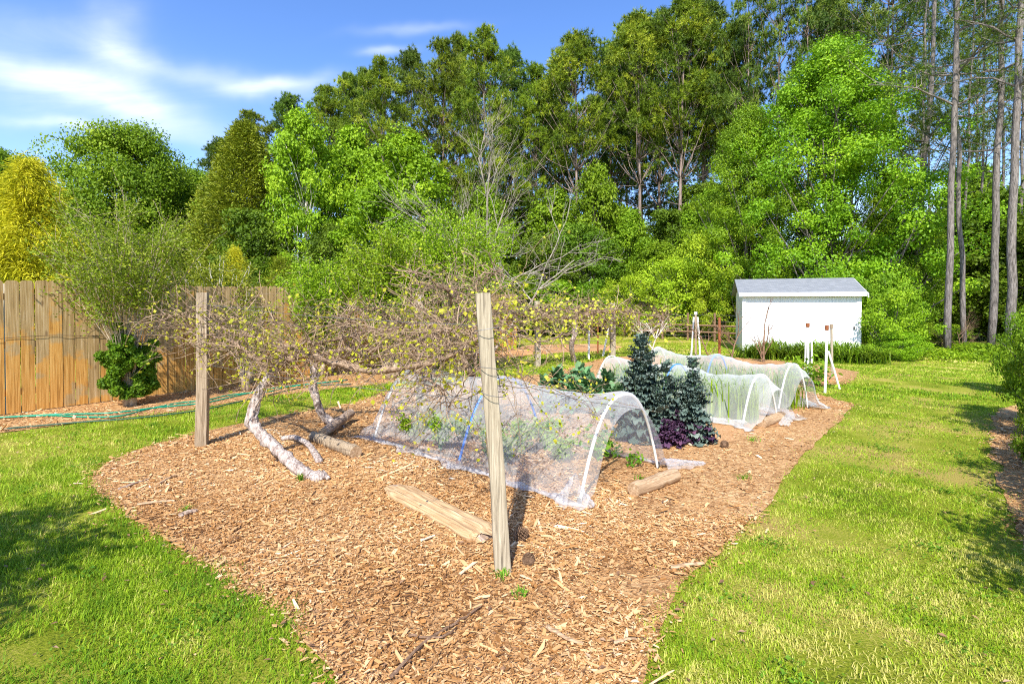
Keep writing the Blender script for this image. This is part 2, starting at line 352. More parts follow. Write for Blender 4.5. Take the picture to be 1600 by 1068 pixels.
# ------------------------------------------------------------------ turf
def make_grass():
    rng = np.random.RandomState(3); nf = sines(8, .35, 8); nf2 = sines(9, .9, 6); mb = MB(); md = MB()
    for (y0, y1, dens, ln, wd, seg) in ((1.7, 3.2, 19000, .020, .0037, 2), (3.2, 5, 11500, .021, .0052, 1), (5, 8, 3600, .024, .0085, 1), (8, 13, 2300, .028, .015, 1), (13, 24, 480, .04, .035, 1)):
        xm = y1*1.06+.3; n = int(dens*(y1-y0)*2*xm)
        x = rng.uniform(-xm, xm, n); y = rng.uniform(y0, y1, n)
        jit = rng.normal(0, .05, (2, n))+np.stack([.09*nf(x*1.4, y*1.4), .09*nf(y*1.7+5, x*1.3)]); jit[:, rng.uniform(size=n) < .05] *= 4
        keep = ~in_bed(x+jit[0], y+jit[1]) & (np.abs(x) < y*1.05+.3)
        side = (x-FP[0])*FN[0]+(y-FP[1])*FN[1]; keep &= (side < 0) | (y > 15)
        keep &= (rng.uniform(size=n) < .70+.36*nf(x*1.6, y*1.6)-.9*np.clip(nf2(x*1.7+4, y*1.3)-.9, 0, 1))
        keep &= ~((y > 18.5) & (rng.uniform(size=n) < .8))
        x, y = x[keep], y[keep]; n = len(x); a = rng.uniform(0, 6.283, n); L = ln*rng.uniform(.5, 1.7, n)*(1+.25*nf2(x, y)); lean = rng.uniform(.3, 1.45, n); th_ = np.clip(nf(x*.8+3, y*.8)*.9-.35, 0, 1)*(x > 0)
        L *= np.where(x < -.8, 1.35, 1.0)*(1-.3*np.clip(nf(x*1.6, y*1.6), -1, 1)*0)
        dx, dy = np.cos(a), np.sin(a); wv = np.stack([-dy, dx, 0*dx], 1)*(wd*rng.uniform(.6, 1.4, n)*.5)[:, None]
        B = np.stack([x, y, 0*x], 1); up = np.stack([dx*np.sin(lean*.6), dy*np.sin(lean*.6), np.cos(lean*.6)], 1); t2 = np.stack([dx*np.sin(lean*1.35), dy*np.sin(lean*1.35), np.cos(lean*1.35)*.8], 1)
        mid = B+up*(L*.55)[:, None]; tip = mid+t2*(L*.55)[:, None]
        tint = np.clip(.46+.2*nf2(x*.6, y*.6)+.2*nf(x*2, y*2)+.16*nf(x*6, y*6)+rng.normal(0, .24, n)+.4*th_+np.where(x < -1, -.1, .05), 0, 1.1)
        if seg == 2:
            V = np.stack([B-wv, B+wv, mid+wv*.8, mid-wv*.8, tip], 1).reshape(-1, 3); k = np.arange(n)[:, None]*5
            mb.add(V, [k+np.array([[0, 1, 2, 3]]), k+np.array([[3, 2, 4]])], np.repeat(tint, 5))
        else:
            V = np.stack([B-wv, B+wv, tip], 1).reshape(-1, 3); mb.add(V, [np.arange(n*3).reshape(-1, 3)], np.repeat(tint, 3))
    tag(mb.build('grass', G_GRASS), 'mown yellow green grass around the mulched bed', 'grass', kind='stuff')
make_grass()
def make_chips():
    m, nt = newmat('wood_chip'); t = attr(nt); n = noise(nt, 30, 4)
    f = mth(nt, 'ADD', mth(nt, 'MULTIPLY', t, .85), mth(nt, 'MULTIPLY', n, .2))
    finish(nt, ramp(nt, f, [(.05, (.09, .04, .018)), (.26, (.34, .16, .05)), (.55, (.58, .33, .14)), (.85, (.74, .51, .28)), (1, (.80, .68, .50))]), .9, .15, n, .4, .002)
    rng = np.random.RandomState(5); mb = MB(); pf_ = sines(17, .28, 8)
    for (y0, y1, dens, sc) in ((1.5, 2.6, 10500, .85), (2.6, 4.2, 7500, .9), (4.2, 6, 3300, 1.05), (6, 10, 700, 1.35), (10, 16, 60, 2.2)):
        x0, x1 = -7.5, 6.5; n = int(dens*(y1-y0)*(x1-x0)); x = rng.uniform(x0, x1, n); y = rng.uniform(y0, y1, n)
        j = rng.normal(0, .05, (2, n)); j[:, rng.uniform(size=n) < .03] *= 4; keep = in_bed(x+j[0], y+j[1]) & (np.abs(x) < y*1.05+.3) & ((x-FP[0])*FN[0]+(y-FP[1])*FN[1] < -.02)
        red = inpoly(S2, x, y) | ((x > .9) & (y > 3.6) & (x < 4.5) & (y < 7)); keep &= ~(red & (rng.uniform(size=n) < .84)) & (rng.uniform(size=n) < .78+.3*pf_(x, y))
        x, y = x[keep], y[keep]; n = len(x)
        big = rng.uniform(size=n) < .04; tiny = rng.uniform(size=n) < .4; thin = rng.uniform(size=n) < .07
        L = np.exp(rng.normal(math.log(.021), .55, n))*sc*np.where(big, 2.6, 1)*np.where(tiny, .48, 1)*np.where(thin, 2.2, 1); W = L*rng.uniform(.10, .45, n)*np.where(thin, .3, 1); W = np.minimum(W, .024*sc); T = rng.uniform(.002, .006, n)*sc
        a = rng.uniform(0, 6.283, n)+.0; tl = rng.normal(0, .2, n); roll = rng.normal(0, .3, n); z = .01+rng.uniform(0, .014, n)
        c, s = np.cos(a), np.sin(a)
        u = np.stack([c*np.cos(tl), s*np.cos(tl), np.sin(tl)], 1); v = np.stack([-s*np.cos(roll), c*np.cos(roll), np.sin(roll)], 1); nn = np.cross(u, v)
        B = np.stack([x, y, z], 1); jt = lambda: rng.uniform(.25, 1.15, n)
        q = []
        for (su, sv) in ((-1, -1), (1, -1), (1, 1), (-1, 1)): q.append(u*(su*.5*L*jt())[:, None]+v*(sv*.5*W*jt())[:, None])
        V = np.stack([B+p for p in q]+[B+p+nn*T[:, None] for p in q], 1).reshape(-1, 3)
        k = (np.arange(n)*8)[:, None, None]
        Fq = (k+BOXF[1:][None]).reshape(-1, 4)
        mb.add(V, [Fq], np.repeat(np.clip(rng.beta(2.2, 2.0, n)+np.where(big, .12, 0)+np.where(tiny, -.12, 0)+.10*pf_(x*.6, y*.6), 0, 1), 8))
    tag(mb.build('wood_chips', m), 'shredded tan bark chips covering the bed', 'mulch', kind='stuff')
make_chips()
def make_litter():
    rng = np.random.RandomState(77); mb = MB(); n = 420; y = rng.uniform(1.9, 7.5, n); x = rng.uniform(-1, 1, n)*y; keep = (x-FP[0])*FN[0]+(y-FP[1])*FN[1] < -.1; x, y = x[keep], y[keep]
    leaves(mb, rng, np.stack([x, y, .025+0*x], 1), .032, np.array([[0, 0, 1.]]), .5, .75)
    n = 1500; y = rng.uniform(1.7, 6, n); x = rng.uniform(-2.6, 2.2, n); k = inpoly(BED, x, y); x, y = x[k], y[k]
    for i in range(len(x)):
        a = rng.uniform(0, 6.28); L = rng.uniform(.03, .09); d = np.array([math.cos(a), math.sin(a), rng.normal(0, .05)])*L; p = np.array([x[i], y[i], .026]); mb.add(*tube([p, p+d*.5+np.array([0, 0, .004]), p+d], .0012, 3), rng.uniform(0, .3))
    tag(mb.build('leaf_litter', G_LITTER), 'dry leaf flecks and pine straw scattered on bed and lawn', 'leaf litter', kind='stuff')
G_LITTER = leafmat('dry_leaf', (.12, .065, .035), (.34, .20, .10), (.58, .42, .26), transl=.1)
make_litter()
def lawn_weeds():
    rng = np.random.RandomState(78); mb = MB(); c = np.stack([rng.uniform(-4.5, 5.5, 260), rng.uniform(1.9, 7.5, 260)], 1); c = c[~in_bed(c[:, 0], c[:, 1]) & (np.abs(c[:, 0]) < c[:, 1]*1.05)]
    for p in c:
        n = rng.randint(14, 60); r_ = rng.uniform(.03, .11); q = rng.normal(0, r_, (n, 2))+p; leaves(mb, rng, np.stack([q[:, 0], q[:, 1], rng.uniform(.012, .035, n)], 1), rng.uniform(.012, .022), np.array([[0, 0, 1.]]), .8, .6, rng.uniform(.1, .7))
    tag(mb.build('clover', G_DARKG), 'small clover and broadleaf weeds in the lawn', 'clover', kind='stuff')
lawn_weeds()
# ------------------------------------------------------------------ timber fence
def fence_extra(nt, col, tc, n):
    sp = nt.nodes.new('ShaderNodeSeparateXYZ'); nt.links.new(tc.outputs['Object'], sp.inputs[0])
    big = noise(nt, 2.6, 5, tc.outputs['Object']); t = attr(nt)
    h = mth(nt, 'ADD', mth(nt, 'MULTIPLY', sp.outputs[2], .27), mth(nt, 'ADD', mth(nt, 'MULTIPLY', big, 1.1), mth(nt, 'MULTIPLY', t, .5)))
    f = ramp(nt, h, [(.93, (0, 0, 0)), (1.0, (.8, .8, .8))])
    grey = ramp(nt, n, [(.3, (.16, .11, .05)), (.5, (.40, .29, .14)), (.7, (.58, .47, .31))])
    col = mixc(nt, f, col, grey)
    # knots
    mp = nt.nodes.new('ShaderNodeMapping'); mp.inputs['Scale'].default_value = (7, 7, 2.6); nt.links.new(tc.outputs['Object'], mp.inputs[0])
    v = nt.nodes.new('ShaderNodeTexVoronoi'); v.inputs['Scale'].default_value = 1; nt.links.new(mp.outputs[0], v.inputs['Vector'])
    k = ramp(nt, v.outputs['Distance'], [(.08, (1, 1, 1)), (.16, (0, 0, 0))])
    return mixc(nt, mth(nt, 'MULTIPLY', k, .6), col, (.12, .06, .03))
FENCE = woodmat('weathered_cedar', [(.28, (.23, .10, .022)), (.48, (.56, .28, .065)), (.68, (.76, .47, .16))], (60, 60, 1.8), fence_extra, .35)
OLDWOOD = woodmat('grey_post_wood', [(.3, (.13, .105, .075)), (.48, (.35, .29, .205)), (.7, (.54, .47, .35))], (75, 75, 3), None, .8)
BROWNWOOD = woodmat('brown_post_wood', [(.3, (.14, .095, .06)), (.5, (.33, .25, .165)), (.7, (.50, .41, .30))], (75, 75, 3), None, .8)
LOGWOOD = woodmat('log_wood', [(.28, (.17, .095, .05)), (.5, (.43, .29, .17)), (.72, (.64, .49, .33))], (4, 60, 60))
GREYLOG = woodmat('grey_log_wood', [(.3, (.16, .10, .07)), (.5, (.36, .26, .19)), (.72, (.58, .48, .40))], (4, 50, 50))
def make_fence():
    rng = np.random.RandomState(21); ang = math.atan2(FD[1], FD[0])
    root = thing('wooden_fence', 'tall privacy fence of weathered orange and grey dog-eared boards along the left', 'fence', (FP[0], FP[1], 0), ang)
    mb = MB(); s = -2.6; i = 0
    while s < 12.35:
        wd = .139+rng.uniform(-.003, .004); H = 1.83+.012*math.sin(s*2.1)+rng.normal(0, .006); e = .026+rng.uniform(-.004, .004); y0 = rng.uniform(-.004, .004); th = .017; tw = rng.normal(0, .006); lean = rng.normal(0, .0025)
        pr = [(0, .02), (wd, .02), (wd, H-e*1.1), (wd-e*.9, H), (e*.9, H+rng.normal(0, .003)), (0, H-e*1.1)]
        Vf = [(s+x+lean*z, y0+tw*x/wd, z) for x, z in pr]; Vb = [(x, y+th, z) for x, y, z in Vf]
        k = np.arange(6); mb.add(Vf+Vb, [k[None], (k[::-1]+6)[None], np.stack([k, k+6, (k+1) % 6+6, (k+1) % 6], 1)], rng.uniform(0, 1))
        s += wd+rng.uniform(.006, .012); i += 1
        if i % 17 == 0: s += .004
    mb.build('boards', FENCE, root)
    for z in (.3, .95, 1.6):
        m = MB(); m.add(*box(-2.6, 12.35, .0245, .062, z-.045, z+.045)); m.build('rail', FENCE, root)
    for k in range(7):
        m = MB(); m.add(*box(-2.5+k*2.44, -2.41+k*2.44, .064, .153, 0, 1.78)); m.build('post', OLDWOOD, root)
    w_ = MB(); P = [(x, -.012-.004*(i % 2), 1.02+.008*math.sin(i*.9)-.03*math.sin(i*.31)) for i, x in enumerate(np.arange(-2.5, 3.2, .18))]
    w_.add(*tube(smooth_path(P, 4), .0028, 5)); w_.build('cable', BLACKP, root)
make_fence()
# garden hoses in the bed along the fence
HOSE = plain('green_hose', (.005, .26, .15), .4, .5, .2); HOSED = plain('dark_hose', (.03, .09, .06), .5, .4, .2)
def hose(px, z, rad, mat, label, name='garden_hose'):
    P = [g(x, y)+np.array([0, 0, rad+.016]) for x, y in px]; P = smooth_path(P, 8)
    m = MB(); m.add(*tube(P, rad, 8)); o = thing(name, label, 'hose', P[0]); m.build('hose', mat, o, True, P[0])
    for q, (a, b) in enumerate(((P[0], P[1]), (P[-1], P[-2]))):
        c = MB(); dv = nrm(a-b); c.add(*tube([a, a+dv*.045], rad*1.35, 8)); c.build('coupling', BLACKP, o, False, P[0])
hose([(-90,662),(0,655),(90,650),(170,648),(240,640),(310,633),(330,630),(390,616),(430,608),(470,604),(530,597)], 0, .011, HOSE, 'green garden hose lying nearest the fence boards', )
hose([(-80,660),(20,654),(80,652),(130,654),(185,653),(230,642),(280,632),(320,628),(350,621),(380,617),(420,614),(450,606),(500,600),(540,596)], 0, .011, HOSE, 'green garden hose bowing forward in front of the myrtle trunk')
hose([(-80,684),(0,674),(60,668),(130,662),(200,657),(280,648),(330,640),(365,632),(400,624),(480,606),(545,602)], 0, .010, HOSED, 'thin dark hose marking the edge between mulch strip and grass')

# ------------------------------------------------------------------ trellis posts and wires
TREL = 'timber trellis posts of the grape arbour'
def post(base, top, wd, label, mat=OLDWOOD, rz=.3, name='trellis_post'):
    base = np.array(base); top = np.array(top); rng = np.random.RandomState(int(abs(base[0]*100))+7)
    root = thing(name, label, 'post', base, 0, TREL); n = 14; m = MB(); rows = []
    for i in range(n):
        t = i/(n-1); c = (top-base)*t+np.array([.006*math.sin(t*5), 0, 0]); e = wd*.5*(1.03-.08*t); ch = .09
        pr = [(-1, -1+ch), (-1+ch, -1), (1-ch, -1), (1, -1+ch), (1, 1-ch), (1-ch, 1), (-1+ch, 1), (-1, 1-ch)]
        V = rot2(np.array([(x*e, y*e, 0) for x, y in pr]), rz)+c+rng.normal(0, .0012, (8, 3)); rows.append(V)
    V = np.concatenate(rows); i = np.arange(n-1)[:, None]*8; j = np.arange(8)[None]; j2 = (j+1) % 8
    m.add(V, [np.stack([i+j, i+j2, i+8+j2, i+8+j], -1).reshape(-1, 4), ((n-1)*8+np.arange(8))[None]], .3+.4*rng.uniform()); m.build('shaft', mat, root)
    return root
def wires(root, pairs, rad=.0018):
    for a, b in pairs:
        a, b = np.array(a), np.array(b); P = [a+(b-a)*t-np.array([0, 0, .03*math.sin(math.pi*t)]) for t in np.linspace(0, 1, 12)]
        m = MB(); m.add(*tube(P, rad, 5)); m.build('wire', WIRE, root, off=np.array(root.location))
pn = g(785, 891); pl = g(315, 697); pm = np.array([-1.22, 6.75, 0]); pf = g(840, 572); pff = g(957, 556)
def toppt(px, py, Y): return at(px, py, Y)
P_NEAR = post(pn, at(756, 458, pn[1]+.03), .086, 'squared grey timber post in the foreground, leaning left over the half log', OLDWOOD, .12)
P_LEFT = post(pl, at(318, 457, pl[1]), .105, 'brown timber post at left end of the grape tangle, by the lawn', BROWNWOOD, .3)
P_MID = post(pm, at(656, 460, pm[1]), .10, 'grey timber post half hidden in grapevines behind the first netting tunnel', OLDWOOD, .2)
P_FAR = post(pf, at(839, 470, pf[1]), .13, 'grey timber post of the far trellis right of the leaning foreground post', OLDWOOD, .2)
P_FAR2 = post(pff, at(957, 473, pff[1]), .14, 'pale topped timber post at the right end of the far trellis', OLDWOOD, .1)
TN, TL, TM = at(756, 458, pn[1]), at(318, 457, pl[1]), at(656, 460, pm[1])
def down(p, d): return np.array([p[0], p[1], p[2]-d])
# wire wraps round the near post, and the trellis wires from it
for dz in (.20, .42, .56):
    c = down(TN, dz)+np.array([.006*dz*16, 0, 0]); a = np.linspace(0, 2*math.pi, 17); m = MB()
    m.add(*tube([(c[0]+.07*math.cos(q), c[1]+.03*0+.07*math.sin(q), c[2]+.012*math.sin(q*1.0+dz*9)) for q in a], .0022, 5)); m.build('wire_wrap', WIRE, P_NEAR, off=pn)
wires(P_LEFT, [(down(TL, .12), down(TN, .18)), (down(TL, .14), down(TM, .12)), (down(TL, .75), down(TN, .6))])
wires(P_NEAR, [(down(TN, .12), down(at(839, 470, pf[1]), .1)), (down(TN, .45), at(1010, 640, 3.8))])
wires(P_FAR, [(down(at(839, 470, pf[1]), .15), down(at(957, 473, pff[1]), .15)), (down(at(839, 470, pf[1]), .7), down(at(957, 473, pff[1]), .7))])

# ------------------------------------------------------------------ grape vines
def walk(rng, p, d, L, n, curl=.35, grav=0, jit=.0):
    P = [np.array(p, float)]; d = nrm(np.array(d, float)); s = L/n
    for i in range(n):
        d = nrm(d+rng.normal(0, curl, 3)*.5+np.array([0, 0, -grav])); P.append(P[-1]+d*s)
    return np.array(P)
def twigs(rng, mbT, mbL, paths, per_m, L=(.2, .6), rad=.003, grav=.06, upb=.1, leafp=.5, leaf=.03, sides=3, curl=.5, sub=.6, along=.25):
    for P in paths:
        seg = np.linalg.norm(np.diff(P, axis=0), axis=1); tot = seg.sum(); n = int(tot*per_m)
        for _ in range(n):
            k = rng.randint(len(P)-1); t = rng.uniform(); p = P[k]*(1-t)+P[k+1]*t
            d = rng.normal(size=3)*np.array([1, 1, .55])+np.array([0, 0, upb])+nrm(P[k+1]-P[k])*rng.choice([-1, 1])*along*2
            l = rng.uniform(*L); Q = walk(rng, p, d, l, 6, curl, grav*rng.uniform(-.6, 1.6)); r0 = rad*rng.uniform(.6, 1.5)
            mbT.add(*tube(Q, np.linspace(r0, r0*.45, 7), sides), rng.uniform())
            tips = [Q[-1], Q[-2], Q[-3]] if rng.uniform() < leafp else []
            if rng.uniform() < sub:
                k2 = rng.randint(2, 5); Q2 = walk(rng, Q[k2], d+rng.normal(size=3)*.9, l*.55, 4, curl, grav*rng.uniform(-.5, 1.5)); mbT.add(*tube(Q2, np.linspace(r0*.6, r0*.3, 5), 3), rng.uniform())
                if rng.uniform() < leafp: tips += [Q2[-1], Q2[-2]]
            if tips:
                c = np.array(tips); c = np.repeat(c, 1, 0)+rng.normal(0, leaf*.35, (len(c), 3))
                leaves(mbL, rng, c, leaf, np.array([0, 0, 1.])[None], .85, .35)
def vine(label, trunk, radii, cordons, per_m, seed, extra_paths=(), name='grapevine', bark=B_WHITE, loc=None, **kw):
    rng = np.random.RandomState(seed); P = smooth_path(trunk, 6); loc = P[0]*np.array([1, 1, 0])
    root = thing(name, label, 'grapevine', loc)
    rr = np.interp(np.linspace(0, 1, len(P)), np.linspace(0, 1, len(radii)), radii)
    m = MB(); m.add(*tube(P, rr*(1+.12*rng.normal(size=len(P))), 10, rng, .07)); 
    # peeling strands spiralling along the trunk
    for k in range(4):
        a0 = k*1.6; Q = [p+.9*r*np.array([math.cos(a0+i*.22), math.sin(a0+i*.22)*.7, .2*math.sin(i)]) for i, (p, r) in enumerate(zip(P, rr))]; m.add(*tube(Q, rr*.3, 5, rng, .15))
    m.build('trunk', bark, root, True, loc)
    mc, mt, ml = MB(), MB(), MB(); allp = []
    for (pts, r0, r1) in cordons:
        Q = smooth_path(pts, 6); Q[1:-1] += rng.normal(0, .008, Q[1:-1].shape); mc.add(*tube(Q, np.linspace(r0, r1, len(Q))*(1+.12*rng.normal(size=len(Q))), 7, rng, .06)); allp.append(Q)
    if cordons: mc.build('cordon', B_VINE, root, True, loc)
    for (pts,) in extra_paths: allp.append(smooth_path(pts, 5))
    twigs(rng, mt, ml, allp, per_m, **kw)
    mt.build('canes', B_VINE, root, off=loc); ml.build('leaves', G_VINE, root, off=loc)
    return root
tA = [g(503, 752)+np.array([0, 0, .03]), at(480, 742, 4.45), at(455, 722, 4.5), at(432, 700, 4.6), at(410, 680, 4.7), at(394, 660, 4.75), at(396, 640, 4.78), at(403, 618, 4.8), at(414, 598, 4.8), at(424, 582, 4.8)]
cA = [([at(424,584,4.8), at(440,566,4.8), at(470,556,4.75), at(520,566,4.6), at(575,578,4.4), at(630,576,4.1), at(680,562,3.8), at(725,545,3.5), at(760,520,3.2)], .036, .018),
      ([at(420,590,4.8), at(400,560,4.95), at(360,535,5.2), at(318,520,5.45), at(270,505,5.8)], .026, .010),
      ([at(430,575,4.8), at(460,540,4.9), at(520,530,5.1), at(600,515,5.1), at(680,505,4.8)], .022, .009),
      ([at(640,575,4.1), at(665,590,4.0), at(690,610,3.9), at(700,640,3.8)], .010, .003)]
wireA = [([at(250,490,5.6), at(330,500,5.3), at(430,505,5.0), at(540,510,4.6), at(650,515,3.9), at(740,515,3.3)],),
         ([at(280,535,5.5), at(380,550,5.0), at(480,545,4.7)],)]
vine('old grapevine with thick peeling white trunk sprawling forward below the left canes', tA, [.062, .060, .055, .052, .05, .055, .048, .042, .038, .04], cA, 50, 31, wireA, L=(.18, .62), rad=.0042, leafp=.65, leaf=.034)
tB = [g(532, 668), at(512, 655, 6.3), at(500, 642, 6.25), at(495, 625, 6.2), at(489, 605, 6.2), at(492, 585, 6.2), at(490, 565, 6.2)]
cB = [([at(490,568,6.2), at(515,550,6.2), at(570,545,6.2), at(630,540,6.3), at(690,525,6.4), at(730,510,6.4)], .034, .012),
      ([at(490,568,6.2), at(460,545,6.3), at(410,530,6.4), at(350,515,6.6), at(300,505,6.8)], .028, .010),
      ([at(640,540,6.2), at(665,555,5.8), at(700,548,5.4), at(740,540,5.0)], .02, .008)]
wireB = [([at(600,520,6.3), at(650,540,6.1), at(700,545,5.9), at(750,550,5.7)],), ([at(620,500,6.2), at(680,510,6.2), at(740,505,6.2), at(790,500,6.4)],)]
vine('grapevine with slimmer curved trunk rising behind the crossed logs', tB, [.055, .05, .045, .042, .045, .05, .04], cB, 46, 33, wireB, L=(.18, .65), rad=.005, leafp=.55, leaf=.042)
# tangled heap of canes between the posts
def tangle():
    rng = np.random.RandomState(40); mt, ml, mc = MB(), MB(), MB(); loc = at(700, 560, 5.6)*np.array([1, 1, 0]); paths = []
    base = [g(742, 622), at(738, 590, 5.9), at(722, 560, 5.7), at(700, 535, 5.6)]
    for k in range(16):
        c = at(rng.uniform(640, 750), rng.uniform(490, 575), rng.uniform(5.0, 6.2)); Q = walk(rng, c, rng.normal(size=3)*np.array([1, .6, .5]), 1.1, 9, .9, 0); paths.append(Q)
        mc.add(*tube(Q, np.linspace(.012, .006, len(Q)), 5, rng, .05))
    m = MB(); m.add(*tube(smooth_path(base, 6), np.linspace(.05, .03, 19), 9, rng, .08))
    root = thing('grapevine', 'dense bare tangle of grapevine heaped up left of the leaning foreground post', 'grapevine', loc)
    m.build('trunk', B_VINE, root, True, loc); mc.build('cordon', B_VINE, root, True, loc)
    twigs(rng, mt, ml, paths, 48, L=(.2, .6), rad=.0045, leafp=.2, leaf=.035, curl=.8); mt.build('canes', B_VINE, root, off=loc); ml.build('leaves', G_VINE, root, off=loc)
tangle()
# loose sprays right of the near post
def sprays():
    rng = np.random.RandomState(44); mc, mt, ml = MB(), MB(), MB(); loc = pn+np.array([.06, .1, 0]); paths = []
    sp = [[(757,520,3.1),(800,560,3.2),(850,640,3.3),(905,700,3.3)],[(757,500,3.1),(820,520,3.3),(890,580,3.6),(950,660,3.7)],[(757,480,3.2),(810,485,3.6),(880,500,4.2),(960,540,5.0)],[(757,560,3.0),(720,600,3.1),(690,640,3.2),(650,690,3.3)],
          [(757,470,3.1),(790,450,3.2),(822,425,3.2),(828,385,3.2)],[(757,600,3.0),(800,603,3.2),(880,612,3.5),(1000,640,4.0)],[(757,540,3.05),(790,590,3.2),(800,650,3.2),(812,740,3.2)],[(757,510,3.1),(830,500,3.4),(900,470,3.8),(960,480,4.4)],
          [(650,580,3.9),(700,620,3.6),(745,690,3.4)],[(640,560,4.0),(600,600,3.8),(560,590,4.0)],[(620,580,4.0),(650,640,3.7),(640,670,3.6)],[(757,530,3.1),(850,600,3.6),(930,640,4.0),(935,690,4.0)]]
    base = [np.array([loc[0], loc[1], 0]), at(765, 720, 3.02), at(760, 640, 3.02), at(750, 560, 3.02), at(757, 500, 3.05)]
    for q in sp:
        Q = smooth_path([at(*p) for p in q], 6); Q[1:] += np.cumsum(rng.normal(0, .006, (len(Q)-1, 3)), 0); paths.append(Q); mc.add(*tube(Q, np.linspace(.0035, .0013, len(Q)), 5))
    root = thing('grapevine', 'young grapevine sprays with yellow leaves arching right from the leaning foreground post', 'grapevine', loc)
    m = MB(); m.add(*tube(smooth_path(base, 6)+np.array([0, .0, 0]), np.linspace(.009, .005, 25), 6, rng, .1)); m.build('trunk', B_VINE, root, True, loc)
    mc.build('cordon', B_VINE, root, off=loc)
    twigs(rng, mt, ml, paths, 17, L=(.08, .34), rad=.0015, leafp=.65, leaf=.026, curl=.35, grav=.03); mt.build('canes', B_VINE, root, off=loc); ml.build('leaves', G_VINE, root, off=loc)
sprays()
# far row of vines
tF = [g(705+192, 565), at(893, 540, 12.9), at(898, 520, 12.8), at(896, 500, 12.8)]
vine('far grapevine with white mottled trunk standing on the lawn between the two far posts', tF, [.07, .055, .06, .05], [([at(896,500,12.8), at(930,488,13.4), at(980,486,14.5), at(1050,500,16)], .04, .015), ([at(896,500,12.8), at(860,492,12.2), at(800,490,11.5), at(760,492,11)], .04, .015)], 26, 46, (([at(770,480,11.2), at(860,484,12.4), at(960,484,14.6)],), ([at(780,500,11.5), at(850,500,12.4), at(950,505,14.6)],), ([at(940,500,14.5), at(1000,505,15), at(1060,515,16)],)), L=(.3, 1.0), rad=.009, leafp=.5, leaf=.085, name='grapevine')

# ------------------------------------------------------------------ logs, board, cones
def log(name, a, b, r, label, mat=LOGWOOD, half=False, sides=14, group=None, r2=None):
    rng = np.random.RandomState(int(abs(a[0]*1000))+3); a, b = np.array(a), np.array(b); n = 16; off = (a+b)/2*np.array([1, 1, 0]); rz = math.atan2((b-a)[1], (b-a)[0]); root = thing(name, label, 'log', off, rz, group)
    P = np.array([a+(b-a)*t+np.array([0, 0, 0]) for t in np.linspace(0, 1, n)]); P[1:-1] += rng.normal(0, r*.04, (n-2, 3))
    m = MB(); V, fs = tube(P, np.linspace(r, r2 or r, n), sides, rng, .035); m.add(V, fs[:1]); m.build('barked_side', mat, root, True, off, rz)
    for k, (e, dv) in enumerate(((P[0], P[0]-P[1]), (P[-1], P[-1]-P[-2]))):
        rr = r if k == 0 else (r2 or r); m = MB(); V, fs = tube([e, e+nrm(dv)*.004], rr*.98, sides); m.add(V, fs); m.build('cut_end', LOGWOOD, root, False, off, rz)
    return root
z = lambda p, h: np.array([p[0], p[1], h])
log('log', z(g(990, 776), .055), z(g(1054, 752), .055), .058, 'short round log lying in front of the netting tunnel mouth')
log('log', z(g(505, 686), .07), z(g(548, 660), .12), .055, 'grey log slanting up towards the back grapevine trunk', GREYLOG)
log('log', z(g(490, 688), .05), z(g(556, 716), .06), .058, 'dark brown log lying behind the curved branch, its cut end facing the tunnel', BROWNWOOD, r2=.065)
log('log', z(g(1190, 668), .05), z(g(1222, 655), .05), .06, 'short log holding down netting at the mouth of the second tunnel')
def branch():
    rng = np.random.RandomState(6); P = smooth_path([z(g(441, 690), .04), z(g(460, 693), .07), z(g(480, 703), .07), z(g(493, 717), .05), z(g(499, 726), .03)], 6); loc = P[0]*np.array([1, 1, 0])
    root = thing('fallen_branch', 'curved peeling white branch lying beside the big vine trunk', 'branch', loc); m = MB(); m.add(*tube(P, np.linspace(.024, .034, len(P)), 9, rng, .08)); m.build('bark', B_WHITE, root, True, loc)
branch()
def half_log():
    rng = np.random.RandomState(8); a, b = g(604, 776)+np.array([.04, .10, 0]), g(768, 856)+np.array([-.02, .10, 0]); ax = nrm(b-a); L = np.linalg.norm(b-a); sd = np.array([-ax[1], ax[0], 0])
    nu, nv = 44, 15; V = []; prof = [(-.105, 0), (-.112, .03), (-.10, .056), (-.075, .068), (-.05, .07), (-.02, .074), (0, .076), (.02, .078), (.045, .076), (.07, .07), (.085, .058), (.1, .04), (.108, .02), (.11, .008), (.11, 0)]
    ns = rng.normal(0, 1, (nv,)); 
    for i in range(nu):
        t = i/(nu-1); sc = 1-.25*max(0, .12-t)/.12-.3*max(0, t-.93)/.07; w_ = 1+.06*math.sin(t*9)+.04*math.sin(t*23)
        for j, (y, zz) in enumerate(prof):
            groove = -.007*(1 if j in (4, 7) and .1 < t < .95 else 0)+.003*math.sin(t*31+ns[j]*3)
            V.append(a+ax*(t*L+.02*ns[j]*(1 if i in (0, nu-1) else 0))+sd*y*w_*sc+np.array([0, 0, max(0, (zz+groove)*sc)]))
    q = []
    for i in range(nu-1):
        for j in range(nv-1): k = i*nv+j; q.append([k, k+1, k+nv+1, k+nv])
    loc = (a+b)/2; rz = math.atan2(ax[1], ax[0]); root = thing('split_log', 'split half log with weathered grooved face beside the leaning foreground post', 'log', loc, rz)
    m = MB(); m.add(V, [np.array(q)[:, ::-1]]); m.build('split_face', woodmat('split_wood', [(.3, (.17, .09, .045)), (.48, (.45, .29, .15)), (.7, (.66, .49, .30))], (2.5, 75, 75), None, .9), root, False, loc, rz)
    m = MB(); e = [V[j] for j in range(nv)]; m.add(e, [np.arange(nv)[None]]); e = [V[(nu-1)*nv+j] for j in range(nv)]; m.add(e, [np.arange(nv)[::-1][None]]); m.build('cut_end', GREYLOG, root, False, loc, rz)
half_log()
